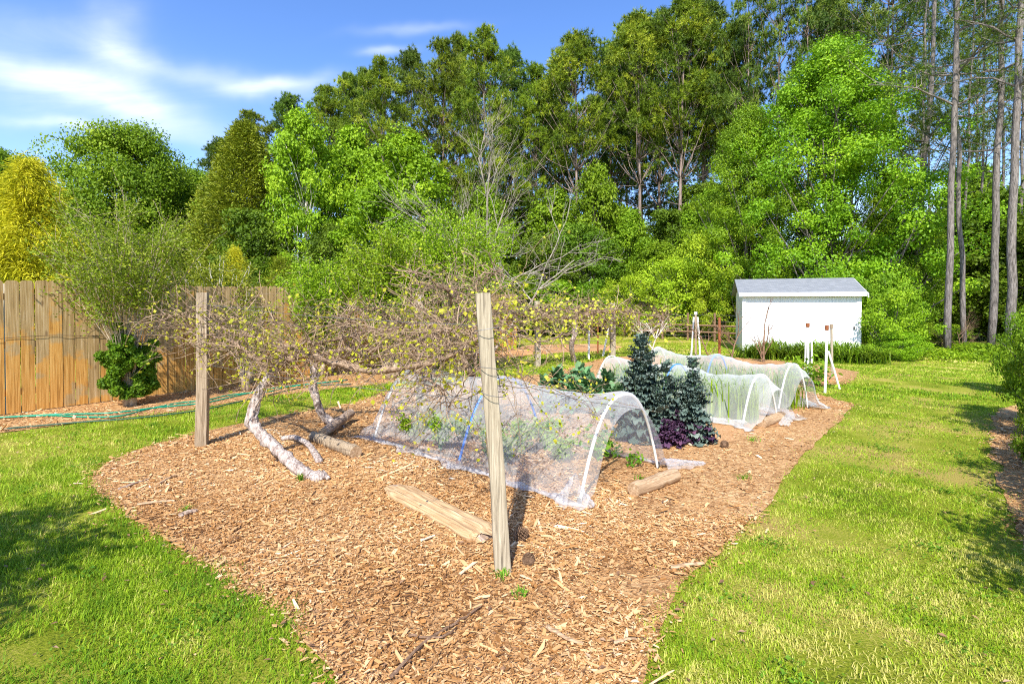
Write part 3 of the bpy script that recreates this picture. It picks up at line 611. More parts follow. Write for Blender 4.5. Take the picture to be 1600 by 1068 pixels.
def pine_cone(loc, label, sc=1., rz=0, tilt=1.3):
    root = thing('pine_cone', label, 'pine cone', loc, rz); m = MB(); rng = np.random.RandomState(3)
    for i in range(90):
        t = i/90; a = i*2.4; r = .034*math.sin(math.pi*(.12+.83*t))*sc; zz = (t-.5)*.085*sc; d = np.array([math.cos(a), math.sin(a), 0]); s = np.array([-math.sin(a), math.cos(a), 0]); b = d*r*.35; tip = d*r*1.25
        q = np.array([b-s*.004, b+s*.004, tip+s*.008*sc, tip-s*.008*sc]); q[:, 2] += zz; q[2:, 2] += .004; q2 = q.copy(); q2[:, 2] += .003
        m.add(np.concatenate([q, q2]), [BOXF])
    V = np.concatenate(m.V); c, s_ = math.cos(tilt), math.sin(tilt); x, zc = V[:, 0].copy(), V[:, 2].copy(); V[:, 0] = c*x+s_*zc; V[:, 2] = -s_*x+c*zc+.042*sc; m.V = [V]; m.T = [np.full(len(V), .5)]
    m.build('scales', B_BROWN, root)
pine_cone(g(813, 846), 'open pine cone on the chips in the post shadow', 1.15, .4)
pine_cone(g(826, 884), 'squashed pine cone beside the foot of the leaning post', .9, 2.)
pine_cone(g(1132, 700), 'pine cone on bare soil right of the dark kale', 1.0, 1.)
def stick(pts, r, label, mat=B_BROWN):
    P = smooth_path([z(g(*p), .022+.006*(i % 2)) for i, p in enumerate(pts)], 5); loc = P[0]*np.array([1, 1, 0]); rng = np.random.RandomState(int(pts[0][0]))
    P[:, :2] += rng.normal(0, .003, (len(P), 2)); m = MB(); m.add(*tube(P, np.linspace(r, r*.6, len(P)), 6, rng, .12)); root = thing('stick', label, 'stick', loc); m.build('bark', mat, root, False, loc)
stick([(610, 1066), (660, 1015), (720, 975), (750, 955)], .008, 'long dark stick on the chips at the bottom of the bed')
stick([(640, 1000), (690, 1003), (715, 985)], .006, 'short thin twig crossing the long dark stick')
stick([(855, 985), (880, 1003), (912, 1014)], .011, 'pale splintered stick right of the bottom twigs', LOGWOOD)
stick([(1048, 892), (1075, 889), (1100, 885)], .012, 'pale stick at the right edge of the bed by the grass', LOGWOOD)
stick([(215, 792), (240, 790), (272, 786)], .012, 'flat pale stick nearest the left edge of the bed', LOGWOOD)
stick([(185, 768), (210, 760), (232, 752)], .010, 'grey stick below the left post', GREYLOG)
stick([(248, 760), (262, 752), (274, 746)], .010, 'pale splinter under the brown left post', LOGWOOD)
stick([(282, 810), (296, 805), (308, 802)], .02, 'chunky grey bark piece in the left of the bed', GREYLOG)
stick([(960, 1012), (975, 1008), (995, 1005)], .008, 'small splinter at the bottom right of the bed', LOGWOOD)

# ------------------------------------------------------------------ netting tunnels
def netmat(name, op, col):
    m, nt = newmat(name); n = noise(nt, 6, 5); 
    lw = nt.nodes.new('ShaderNodeLayerWeight'); lw.inputs[0].default_value = .35
    f = mth(nt, 'ADD', mth(nt, 'MULTIPLY', lw.outputs['Facing'], .45), mth(nt, 'ADD', op-.12, mth(nt, 'MULTIPLY', n, .24)), clamp=True)
    d = nt.nodes.new('ShaderNodeBsdfDiffuse'); d.inputs[0].default_value = (*col, 1); tr = nt.nodes.new('ShaderNodeBsdfTranslucent'); tr.inputs[0].default_value = (*col, 1)
    mx = nt.nodes.new('ShaderNodeMixShader'); mx.inputs[0].default_value = .4; nt.links.new(d.outputs[0], mx.inputs[1]); nt.links.new(tr.outputs[0], mx.inputs[2])
    tp = nt.nodes.new('ShaderNodeBsdfTransparent'); m2 = nt.nodes.new('ShaderNodeMixShader'); nt.links.new(f, m2.inputs[0]); nt.links.new(tp.outputs[0], m2.inputs[1]); nt.links.new(mx.outputs[0], m2.inputs[2])
    o = nt.nodes.new('ShaderNodeOutputMaterial'); nt.links.new(m2.outputs[0], o.inputs[0]); return m
NET1 = netmat('sheer_netting', .20, (.88, .88, .89)); NET2 = netmat('dense_netting', .25, (.88, .90, .88))
def hoop_profile(th, hw, h):   # th 0..pi : left foot -> over -> right foot
    c = math.cos(th); u = -np.sign(c)*abs(c)**.8; return hw*u, h*max(0., 1-abs(u)**2.4)
def tunnel(label, foot, axis, perp, hw, h, stations, colors, net, seed, ends, hem=.12, flare=.0, tail=None, sag=.04, wr=1.3):
    rng = np.random.RandomState(seed); foot = np.array([*foot, 0.]); ax = nrm(np.array([*axis, 0.])); pp = nrm(np.array([*perp, 0.])); up = np.array([0, 0, 1.])
    root = thing('netting_tunnel', label, 'netting tunnel', foot); L0, L1 = ends
    for s, cm in zip(stations, colors):
        P = [ax*s+pp*(hw+hoop_profile(t, hw, h)[0])+up*(hoop_profile(t, hw, h)[1]+.0) for t in np.linspace(0, math.pi, 33)]
        P = [P[0]-up*.0]+P[1:]; m = MB(); m.add(*tube(P, .0125, 8)); o = m.build('hoop', cm, root, True)
        for q in (P[0], P[-1]): m = MB(); m.add(*tube([q-up*.0, q+up*.06], .017, 8)); m.build('stake', BLACKP if cm is PVC else RUST, o)
    nu, nv = 90, 48; nf = sines(seed, .16, 8); nf2 = sines(seed+1, .05, 8); V = []
    for i in range(nu+1):
        s = L0+(L1-L0)*i/nu; d = min(abs(s-x) for x in stations); inside = stations[0] <= s <= stations[-1] or stations[-1] <= s <= stations[0]
        gap = max(np.diff(sorted(stations)))/2; sg = (sag*min(1, d/gap)**.8) if inside else .25*d
        out = 0 if inside else d
        for j in range(nv+1):
            t = j/nv; e = .1
            if t < e or t > 1-e:
                q = (e-t)/e if t < e else (t-1+e)/e; x0, z0 = hoop_profile(0.0 if t < e else math.pi, hw, h)
                sgn = -1 if t < e else 1; x = x0+sgn*(hem*q*(1+.5*nf(s*2, sgn*3))+.02); zz = .022+.012*abs(nf2(s, q))+.03*(1-q)**3
            else:
                th = (t-e)/(1-2*e)*math.pi; x, zz = hoop_profile(th, hw+.015-sg*.5*abs(math.cos(th)), h+.016-sg*math.sin(th))
                fold = wr*((.010+.03*min(1, out*4))*nf(s*2.2, th*.5)+.004*nf2(s*4, th*.3)); x += fold*math.cos(th)*-1; zz += fold*.5*math.sin(th)
                lo = max(0, 1-zz/(h*.5)); x += flare*lo**2*(1+.5*nf(s*2.5, 1))*(-1 if th < math.pi/2 else 1)*(1 if True else 0); zz = max(zz, .028)
            if not inside:       # loose end hanging beyond the last hoop
                k = min(1, out/.2); zz = max(.03, zz*(1-.22*k)); x = x*(1-.10*k*(1 if zz > .1 else -1))
            V.append(ax*s+pp*(hw+x)+up*zz)
    q = [[i*(nv+1)+j, i*(nv+1)+j+1, (i+1)*(nv+1)+j+1, (i+1)*(nv+1)+j] for i in range(nu) for j in range(nv)]
    m = MB(); m.add(V, [np.array(q)]); 
    for tl in (tail or []):      # bunched ends trailing on the soil
        a, b, w0, w1 = np.array([*tl[0], .03])-foot, np.array([*tl[1], .03])-foot, tl[2], tl[3]; dd = nrm(b-a); sd = np.array([-dd[1], dd[0], 0]); hh = tl[4] if len(tl) > 4 else .05; W = []; A_, B_ = 22, 16
        for i in range(A_+1):
            t = i/A_; wd = w0*(1-t)+w1*t
            for j in range(B_+1):
                u = j/B_*2-1; zz = .02+hh*(1-t*.85)*(1-abs(u)**1.5)+.012*math.sin(j*2.1+i*.35)*(1-.3*t)+.008*rng.uniform(); W.append(a+(b-a)*t+sd*(u*wd+.012*math.sin(i*.9+j))+np.array([0, 0, max(.012, zz)-.03]))
        qq = [[i*(B_+1)+j, i*(B_+1)+j+1, (i+1)*(B_+1)+j+1, (i+1)*(B_+1)+j] for i in range(A_) for j in range(B_)]; m.add(W, [np.array(qq)])
    m.build('netting', net, root, True)
    return root
f1 = (.50, 3.78); ax1 = (-.735, .678); pp1 = (.69, .72)
tunnel('sheer white netting tunnel on white and blue hoops right behind the leaning post', f1, ax1, pp1, .60, .755, [0, 1.36, 2.76], [PVC, BLUEP, PVC], NET1, 50, (-.10, 2.95), .07, .07, sag=.075, wr=1.7,
       tail=[((1.36, 4.58), (1.78, 4.72), .09, .03, .09), ((.47, 3.80), (.36, 3.86), .16, .10, .22), ((.50, 3.76), (.60, 3.70), .07, .02, .14)])
f2 = g(1160, 668)[:2]; ax2 = (-.53, .85); pp2 = (.85, .53)
tunnel('dense white netting tunnel with green shoots, nearer of the two behind the kale', f2, ax2, pp2, .37, .62, [0, 1.3, 2.7], [PVC, BLUEP, PVC], NET2, 60, (-.22, 2.85), .10, .14, sag=.10, wr=2.2,
       tail=[(g(1165, 668)[:2], g(1100, 655)[:2], .06, .05, .06), (g(1230, 650)[:2], g(1225, 668)[:2], .10, .05, .07)])
f3 = g(1216, 644)[:2]; ax3 = (-.40, .92); pp3 = (.92, .40)
tunnel('dense white netting tunnel farthest back, its flap spread open towards the shed', f3, ax3, pp3, .30, .66, [0, 1.4, 2.9], [PVC, BLUEP, PVC], NET2, 70, (-.2, 3.0), .12, .16, sag=.10, wr=2.2,
       tail=[((4.12, 7.5), (4.42, 7.42), .18, .04, .16)])

# ------------------------------------------------------------------ vegetables
def leafy(name, label, cat, loc, h, r, n, leaf, mat, seed, group=None, stems=9, asp=.6, dup_ok=True):
    rng = np.random.RandomState(seed); root = thing(name, label, cat, loc, 0, group); ms, ml = MB(), MB(); C_ = []
    for k in range(stems):
        a = rng.uniform(0, 6.28); d = np.array([math.cos(a)*r, math.sin(a)*r, 0])*rng.uniform(.2, 1); P = smooth_path([(0, 0, 0), d*.45+np.array([0, 0, h*.6]), d+np.array([0, 0, h*rng.uniform(.7, 1.05)])], 4)
        ms.add(*tube(P, np.linspace(.004, .002, len(P)), 5)); i = rng.randint(3, len(P), n//stems); C_.append(P[i]+rng.normal(0, leaf*.9, (len(i), 3)))
    c = np.concatenate(C_); c[:, 2] = np.maximum(c[:, 2], .02); leaves(ml, rng, c, leaf, np.array([[0, -.3, 1.]]), asp, .5)
    ms.build('stems', G_VEG, root); ml.build('foliage', mat, root); return root
GT = 'leafy vegetables growing under the first netting'
for i, (px, py, h, r, lab) in enumerate(((655,694,.24,.16,'bushy green vegetable plant at the left end of the sheer tunnel'),(688,706,.28,.16,'bushy green vegetable plant left of the blue hoop foot'),(762,716,.24,.15,'bushy green vegetable just behind the leaning post'),(790,728,.2,.15,'low leafy vegetable right of the leaning post inside the sheer tunnel'),
     (815,712,.27,.16,'bushy pale green vegetable in the middle of the sheer tunnel'),(852,706,.26,.15,'bushy vegetable plant near the right of the sheer tunnel'),(880,722,.16,.12,'small leafy vegetable close to the near hoop'),(725,690,.2,.14,'small vegetable plant in the far row right of the blue hoop'))):
    leafy('vegetable_plant', lab, 'vegetable plant', g(px, py), h*1.25, r*1.25, 1100, .034, G_BRIGHT, 80+i, GT)
leafy('strawberry_plant', 'dark green leafy plant growing inside the tunnel mouth beside the near hoop', 'plant', g(935, 722), .27, .13, 140, .05, G_SHRUB, 90, None, 9, .75)
leafy('strawberry_plant', 'small leafy seedling on the soil in the tunnel mouth', 'plant', g(988, 731), .10, .10, 60, .035, G_SHRUB, 91, None, 6, .75)
leafy('strawberry_plant', 'tiny leafy seedling right beside the larger plant in the tunnel mouth', 'plant', g(962, 716), .13, .07, 40, .035, G_SHRUB, 92, None, 6, .75)
def shoots(name, label, cat, loc, h, r, n, mat, seed, wd=.008, group=None, arch=.5):
    rng = np.random.RandomState(seed); root = thing(name, label, cat, loc, 0, group); m = MB(); k = 6
    for _ in range(n):
        a = rng.uniform(0, 6.28); b = np.array([math.cos(a), math.sin(a), 0]); o = np.array([*rng.normal(0, r*.35, 2), 0]); H = h*rng.uniform(.6, 1.1); out = r*rng.uniform(.2, 1.2)*arch*2; s = np.array([-b[1], b[0], 0]); V = []
        for i in range(k):
            t = i/(k-1); p = o+b*out*t**1.6+np.array([0, 0, H*math.sin(t*(math.pi*.5+arch*.9))/math.sin(min(math.pi*.5, math.pi*.5+arch*.9))]); wv = s*wd*(1-t**2*.92)*.5; V += [p-wv, p+wv]
        m.add(V, [np.array([[2*i, 2*i+1, 2*i+3, 2*i+2] for i in range(k-1)])], rng.uniform())
    m.build('blades', mat, root); return root
gi = 0
rng0 = np.random.RandomState(7)
for (f, ax, pp, nn, far, lab) in ((f2, ax2, pp2, 7, 2.6, 'nearer dense tunnel'), (f3, ax3, pp3, 6, 2.7, 'farther dense tunnel')):
    A, P_ = nrm(np.array(ax)), nrm(np.array(pp)); ordn = ['first', 'second', 'third', 'fourth', 'fifth', 'sixth', 'seventh']
    for k in range(nn):
        c = np.array(f)+A*(.2+k*far/nn)+P_*(.33); shoots('onion_clump', '%s clump of thin green shoots from the open end inside the %s' % (ordn[k], lab), 'vegetable plant', (c[0], c[1], .012), .50, .30, 170, G_BRIGHT, 100+gi, .016, 'onion shoots under dense netting', .3); gi += 1
def crinkled_leaf(rng, L, W, droop, ruffle, nu=7, nv=5):
    V = []; ph = rng.uniform(0, 6, 4)
    for i in range(nu+1):
        t = i/nu; w_ = W*(math.sin(math.pi*min(1, t*.92+.06))**.7)*.5; x = L*t*(1-.15*droop*t); zc = L*(.35*t-droop*t*t)
        for j in range(nv):
            u = j/(nv-1)*2-1; rf = ruffle*L*abs(u)**1.5*math.sin(t*17+ph[0]+u*2)+ruffle*.5*L*abs(u)*math.sin(t*31+ph[1]); V.append([x+.3*rf, u*w_+.25*ruffle*L*math.sin(t*23+ph[2]), zc+rf+.16*w_*abs(u)])
    V = np.array(V); q = [[i*nv+j, i*nv+j+1, (i+1)*nv+j+1, (i+1)*nv+j] for i in range(nu) for j in range(nv-1)]
    return V, np.array(q)
def kale(label, loc, H, R0, nl, mat, seed, taper=1., low=.1, flower=True, sp_=.07):
    rng = np.random.RandomState(seed); root = thing('kale_plant', label, 'kale', loc); ms, ml, mp_ = MB(), MB(), MB()
    stalks = [(0, 0, 1)]+[(rng.uniform(-sp_, sp_), rng.uniform(-sp_, sp_), rng.uniform(.6, .95)) for _ in range(4)]
    for (sx, sy, sc) in stalks:
        P = smooth_path([(sx*.2, sy*.2, 0), (sx*.8, sy*.8, H*sc*.5), (sx*1.2, sy*1.2, H*sc)], 6); ms.add(*tube(P, np.linspace(.014, .004, len(P)), 6))
        n = int(nl*sc/len(stalks)*4.2)
        for k in range(n):
            t = low+(1-low)*rng.uniform()**.9; p = P[int(t*(len(P)-1))]; env = (1-t)**.75*taper+.16; rad_ = R0*env*rng.uniform(.0, .55); L = max(.05, R0*.36*(.26+env)*rng.uniform(.6, 1.15)); V, q = crinkled_leaf(rng, L, L*.8, rng.uniform(.1, .7), .15, 9, 7); V[:, 0] += rad_
            a = rng.uniform(0, 6.28); el = (t-.35)*1.0+rng.normal(0, .2); c, s = math.cos(el), math.sin(el); x, zc = V[:, 0].copy(), V[:, 2].copy(); V[:, 0] = c*x-s*zc; V[:, 2] = s*x+c*zc; V = rot2(V, a)+p; V[:, 2] = np.maximum(V[:, 2], .02); (mp_ if (t < .38 and rng.uniform() < .25) else ml).add(V, [q], np.clip(rng.normal(.45, .2), 0, 1))
        if flower:
            for k in range(5): Q = walk(rng, P[-3], (rng.normal()*.3, rng.normal()*.3, 1), .14*H, 4, .2); ms.add(*tube(Q, .002, 4)); leaves(ml, rng, Q[1:]+rng.normal(0, .008, (4, 3)), .022)
    ms.build('stalk', G_COLL, root); ml.build('leaves', mat, root, True); mp_.n and mp_.build('lower_leaves', G_KALEP, root, True); return root
kale('tallest blue grey kale, pointed like a small spruce beside the sheer tunnel', g(1000, 686), 1.17, .40, 210, G_KALE, 120, .95, .08, True, .10)
kale('green grey kale standing between the tallest kale and the right kale', g(1040, 688), .86, .34, 190, G_KALE, 121, .8, .05, True, .15)
kale('separate dark blue grey kale on the right of the kale row', g(1082, 690), .92, .30, 190, G_KALE, 122, 1.0)
kale('low purple red kale at the foot of the kale row', g(1042, 696), .26, .26, 60, G_KALEP, 123, 1., .2, False)
kale('low dark purple kale between the net foot and the right kale', g(1060, 692), .34, .24, 60, G_KALEP, 124, 1., .2, False)
def collard(label, loc, H, R0, nl, seed):
    rng = np.random.RandomState(seed); root = thing('collard_plant', label, 'collard', loc, 0, 'collards beyond the sheer tunnel'); ms, ml = MB(), MB(); ms.add(*tube([(0, 0, 0), (0.01, 0, H*.6)], .012, 6))
    for k in range(nl):
        t = rng.uniform(.15, 1); L = R0*rng.uniform(.6, 1.1); V, q = crinkled_leaf(rng, L, L*.5, rng.uniform(.1, .7), .06); a = rng.uniform(0, 6.28); el = t*1.1-.1; c, s = math.cos(el), math.sin(el); x, zc = V[:, 0].copy(), V[:, 2].copy(); V[:, 0] = c*x-s*zc; V[:, 2] = s*x+c*zc; V = rot2(V, a)+np.array([0, 0, H*.62*t]); V[:, 2] = np.maximum(V[:, 2], .02); ml.add(V, [q], rng.uniform())
    ms.build('stalk', G_COLL, root); ml.build('leaves', G_COLL, root, True)
for i, (px, Y, H, lab) in enumerate(((852,7.0,.6,'leftmost collard plant, seen through the vine sprays'),(872,7.6,.66,'second collard from the left, behind the sheer netting'),(893,7.0,.64,'third collard from the left in the collard row'),(914,7.5,.66,'collard in the middle right of the row'),(932,6.9,.6,'collard just left of the kale in front'),(950,7.4,.62,'collard half behind the tallest kale'),(905,8.2,.6,'collard farthest back by the far net end'),(965,6.6,.5,'collard touching the tallest kale on its left'))):
    collard(lab, ((px-800)/800*Y, Y, 0), H, .24, 60, 130+i)
# weeds
for i, (px, py, h, r, lab) in enumerate(((470,752,.07,.05,'tiny weed with yellow leaves at the big vine foot'),(1160,748,.05,.09,'flat weed on the soil right of the short log'),(1000,752,.05,.06,'grassy weed by the short log'),(1175,690,.06,.07,'small weed in front of the second tunnel'),(1232,640,.12,.10,'leafy weed at the far tunnel mouth'),(785,905,.05,.05,'grass tuft at the foot of the leaning post'),(810,935,.05,.05,'sprout of weeds in the chips below the post'),(290,800,.05,.05,'weed tuft in the left of the bed'))):
    shoots('weed', lab, 'weed', g(px, py), h, r, 22, G_DARKG, 150+i, .007, None, .5)
for i, (px, py, h, r, lab) in enumerate(((1256,592,.36,.36,'low leafy seedling patch plant left of the stake tripod'),(1278,603,.28,.3,'low leafy plant between the stake groups'),(1240,600,.25,.25,'low leafy plant just behind the farthest netting'))):
    leafy('vegetable_plant', lab, 'vegetable plant', g(px, py), h, r, 160, .10, G_MID, 160+i, None, 10, .45)

# ------------------------------------------------------------------ stakes
def stake(px, py, top, wd, mat, label, name='stake', lean=0, group=None, Y=None, cap=None):
    b = g(px, py) if Y is None else np.array([(px-800)/800*Y, Y, 0]); t = at(px+lean, top, b[1]); root = thing(name, label, 'stake', b, 0, group); m = MB(); P = [np.zeros(3), (t-b)*.5+np.array([.004, 0, 0]), t-b]; m.add(*tube(P, wd/2, 8)); m.build('pole', mat, root)
    if cap is not None: m = MB(); m.add(*tube([t-b-np.array([0, 0, .06]), t-b+np.array([0, 0, .02])], wd*.75, 8)); m.build('pole_cap', cap, root)
S_ = 'garden stakes'
stake(1262, 592, 506, .05, PVC, 'white stake with rusty top, left of the stake pair', group=S_, cap=RUST)
stake(1268, 586, 515, .035, PVC, 'thin white stake right behind the white stake with rusty top', group=S_)
stake(1257, 589, 520, .03, PVC, 'thin white stake left of the white stake with rusty top', group=S_, lean=2)
stake(1289, 614, 510, .04, PVC, 'upright front stake of the leaning tripod near the lawn', group=S_, lean=3, cap=RUST)
stake(1312, 608, 548, .035, PVC, 'slanting white stake of the tripod near the lawn', group=S_, lean=-18)
stake(1300, 590, 508, .045, OLDWOOD, 'weathered wooden stake standing behind the slanting tripod', group=S_, lean=-1, cap=BROWNWOOD)
stake(1080, 556, 495, .05, PVC, 'left leg stake of the far white tripod', group=S_, lean=4)
stake(1094, 556, 495, .05, PVC, 'right leg stake of the far white tripod', group=S_, lean=-4)
stake(1087, 558, 488, .06, BROWNWOOD, 'brown centre stake of the far tripod', group=S_, cap=PVC)
stake(1124, 562, 496, .07, RUST, 'rusty iron stake right of the far tripod', group=S_)
stake(920, 561, 494, .06, PVC, 'white upright pole left of the pale topped post', group=S_)
stake(942, 556, 512, .06, PVC, 'white slanting pole leaning on the pale topped post', group=S_, lean=9)
stake(934, 552, 500, .05, RUST, 'rusty pole between the two white poles', group=S_)

# ------------------------------------------------------------------ shed
def make_shed():
    a = at(1160, 548, 15.6); b = at(1343, 548, 14.6); a[2] = b[2] = 0; ang = math.atan2(b[1]-a[1], b[0]-a[0]); L = np.linalg.norm((b-a)[:2]); D = 2.4; EH = 1.80; PH = 2.23
    root = thing('garden_shed', 'white wooden shed with low grey shingle roof at the back of the lawn', 'shed', a, ang)
    m, nt = newmat('white_siding'); tc = nt.nodes.new('ShaderNodeTexCoord').outputs['Object']; sp = nt.nodes.new('ShaderNodeSeparateXYZ'); nt.links.new(tc, sp.inputs[0])
    n = noise(nt, 3, 5, tc); finish(nt, ramp(nt, n, [(.3, (.74, .75, .76)), (.7, (.86, .86, .85))]), .6, .3, n, .1, .01)
    bd = MB()
    for (x0, x1) in [(i*L/9+.003, (i+1)*L/9-.003) for i in range(9)]: bd.add(*box(x0, x1, -.010, .006, .12, EH-.02))
    bd.add(*box(0, L, 0, D, .1, EH)); 
    for (x0) in (0, L-.02): 
        e = .002 if x0 else -.002
        bd.add([(x0+e, 0, EH), (x0+.02+e, 0, EH), (x0+.02+e, D, EH), (x0+e, D, EH), (x0+e, D/2, PH-.03), (x0+.02+e, D/2, PH-.03)], [np.array([[0, 1, 5, 4], [2, 3, 4, 5]]), np.array([[0, 4, 3], [1, 2, 5]])])
    bd.build('wall', m, root)
    for bx in ((-.012, .09, -.028, -.0105, .1, EH), (L-.09, L+.012, -.028, -.0105, .1, EH), (L+.0125, L+.03, -.028, .09, .1, EH), (L+.0125, L+.03, D-.09, D, .1, EH)):
        t = MB(); t.add(*box(*bx)); t.build('corner_trim', m, root)
    f = MB(); f.add(*box(-.12, L+.12, -.19, -.165, EH-.07, EH+.045)); f.build('fascia', m, root)
    # roof slabs
    rm, nt = newmat('grey_shingle'); tc = nt.nodes.new('ShaderNodeTexCoord').outputs['Object']; br = nt.nodes.new('ShaderNodeTexBrick'); br.inputs['Scale'].default_value = 4; br.inputs['Mortar Size'].default_value = .012
    br.inputs['Color1'].default_value = (.17, .175, .18, 1); br.inputs['Color2'].default_value = (.25, .255, .26, 1); br.inputs['Mortar'].default_value = (.09, .11, .13, 1); nt.links.new(tc, br.inputs[0]); n = noise(nt, 40, 4, tc)
    finish(nt, mixc(nt, mth(nt, 'MULTIPLY', n, .5), br.outputs[0], (.28, .31, .34)), .95, .1, n, .4, .01)
    r = MB(); sl = (PH-EH)/(D/2); lip = .18
    for sgn in (0, 1):
        y0, y1 = (-lip, D/2) if sgn == 0 else (D+lip, D/2); z0 = EH-sl*lip+.05; z1 = PH+.05
        V = np.array([(-.14, y0, z0), (L+.14, y0, z0), (L+.14, y1, z1), (-.14, y1, z1)]); V2 = V+np.array([0, 0, .03]); VV = np.concatenate([V, V2]); r.add(VV, [BOXF if sgn == 0 else BOXF[:, ::-1]])
    r.build('roof', rm, root)
    # gable trim (right end) and small door latch
    gt = MB()
    for y0 in (0, D):
        y1 = D/2; V = np.array([(L+.143, y0-(lip if y0 == 0 else -lip), EH-sl*lip-.05), (L+.165, y0-(lip if y0 == 0 else -lip), EH-sl*lip-.05), (L+.165, y1, PH-.05), (L+.143, y1, PH-.05)]); gt.add(np.concatenate([V, V+np.array([0, 0, .11])]), [BOXF])
    gt.build('gable_trim', m, root)
    d = MB(); d.add(*box(L+.004, L+.022, .5, 1.5, .14, 1.72)); dd = d.build('door', m, root); h = MB(); h.add(*box(L+.023, L+.05, .56, .60, .9, 1.05)); h.build('handle', BLACKP, dd)
    la = MB(); la.add(*box(L-.16, L-.13, -.05, -.0285+.017, .78, .86)); la.build('latch', BLACKP, root)
    b = MB(); b.add(*box(.02, L-.02, .02, D-.02, 0, .1)); b.build('skid', OLDWOOD, root)
make_shed()
# strap leaved clumps before the shed
for i in range(11):
    px = 1162+i*17.5; Y = 14.9-i*.12; ordn = ['leftmost','second','third','fourth','fifth','sixth','seventh','eighth','ninth','tenth','rightmost'][i]
    shoots('daylily_clump', '%s of the arching green daylily clumps along the shed wall' % ordn, 'daylily', ((px-800)/800*Y, Y-.55-(.12 if i % 2 else 0), 0), .34+.08*(i*7 % 3), .55, 120, G_MID if i % 3 else G_DEEP, 200+i, .032, 'daylilies in front of the shed', .85)
# wire fence at the wood edge
def wire_fence():
    A = np.array([5.6, 22.6, 0]); B = np.array([9.0, 19.9, 0]); root = thing('wire_fence', 'low wire and rail fence in the shade left of the shed', 'fence', A); n = 5
    for i in range(n):
        p = (B-A)*i/(n-1); m = MB(); m.add(*tube([p, p+np.array([0, 0, 1.15])], .045, 7)); m.build('post', B_BROWN, root)
    for zz in (.35, .62): m = MB(); m.add(*tube([(B-A)*0+np.array([0, -.05, zz]), (B-A)*.5+np.array([0, -.05, zz+.02]), (B-A)+np.array([0, -.05, zz])], .04, 6)); m.build('rail', B_BROWN, root)
    for zz in (.2, .5, .8, 1.05): m = MB(); m.add(*tube([np.array([0, .05, zz]), (B-A)+np.array([0, .05, zz])], .004, 4)); m.build('wire', WIRE, root)
wire_fence()

# ------------------------------------------------------------------ trees and shrubs
def branchy(rng, mb, a, b, r0, r1, bend=.15, n=7, sides=6):
    a, b = np.array(a, float), np.array(b, float); L = np.linalg.norm(b-a); o = rng.normal(0, bend*L, 3); o[2] -= .12*L*np.sign(bend); t = np.linspace(0, 1, n)[:, None]
    P = a+(b-a)*t+o*np.sin(np.pi*t)*.6; P[1:-1] += rng.normal(0, min(.012*L, .022), (n-2, 3)); mb.add(*tube(P, np.linspace(r0, r1, n), sides)); return P
def profile(shape, t):   # crown radius (0..1) at height fraction t within the crown
    if shape == 'round': return np.sqrt(np.maximum(0, 1-(2*t-1)**2*.96))
    if shape == 'cone': return (1-t)**.75*np.minimum(1, .35+t*5)+.03
    if shape == 'spire': return ((1-t)**.62*np.minimum(1, .5+t*3))*(.78+.22*np.sin(t*24))+.03
    if shape == 'egg': return np.sin(np.pi*np.clip(t, 0, 1)**.62)**.7*.98+.02
    if shape == 'pine': return np.sin(np.pi*np.clip(t*.93+.05, 0, 1)**.75)**.6
    return np.ones_like(t)
def broadleaf(name, label, cat, mat, bark, seed, H=10., W=6., base=.15, ncl=120, nleaf=16000, leaf=.13, shape='egg', rc=.6, trunk=.16, group=None, hollow=.45, lean=0):
    rng = np.random.RandomState(seed); root = thing(name, label, cat, (0, 0, 0), 0, group); mt, ml = MB(), MB(); lump = rng.uniform(0, 6.28, 6)
    t = rng.beta(1.15, 1.15, ncl); a = rng.uniform(0, 6.283, ncl); rr = rng.uniform(0, 1, ncl)**hollow; lf = 1+.19*np.sin(a*3+lump[0]+t*6)+.16*np.sin(a*5+lump[1]-t*10)+.08*np.sin(a*9+t*19)
    rad = profile(shape, t)*W/2*rr*lf; zc = H*(base+(1-base)*t); zc = np.minimum(zc, H-rc*.5); Cc = np.stack([np.cos(a)*rad+lean*t, np.sin(a)*rad, zc], 1); Cc[:, 2] = np.maximum(Cc[:, 2], rc*.5)
    P = branchy(rng, mt, (0, 0, 0), (lean*.9, 0, H*.93), trunk, trunk*.12, .015, 12, 8)
    for i in range(0, ncl, 2):
        k = Cc[i]; hz = max(.04*H, k[2]-np.hypot(k[0], k[1])*rng.uniform(.5, 1.0)); j = min(11, int(hz/(H*.93)*11)); branchy(rng, mt, P[j], k, trunk*.32*(1-j/14), .012, .08, 5, 4)
    per = rng.multinomial(nleaf, np.ones(ncl)/ncl); idx = np.repeat(np.arange(ncl), per); n = len(idx); d = nrm(rng.normal(size=(n, 3))); rs = rc*rng.uniform(.6, 1.3, ncl)[idx]*rng.uniform(.25, 1, n)**.5
    p = Cc[idx]+d*rs[:, None]*np.array([1.15, 1.15, .75]); p += rng.normal(0, .05, p.shape); tn = .5+.2*rng.normal(size=ncl)[idx]
    outw = nrm(p-np.array([0, 0, H*.45])); leaves(ml, rng, p, leaf, nrm(d+outw*.6+np.array([0, 0, .5])), .68, .55, tn)
    mt.build('trunk', bark, root, True); ml.build('crown', mat, root); return root
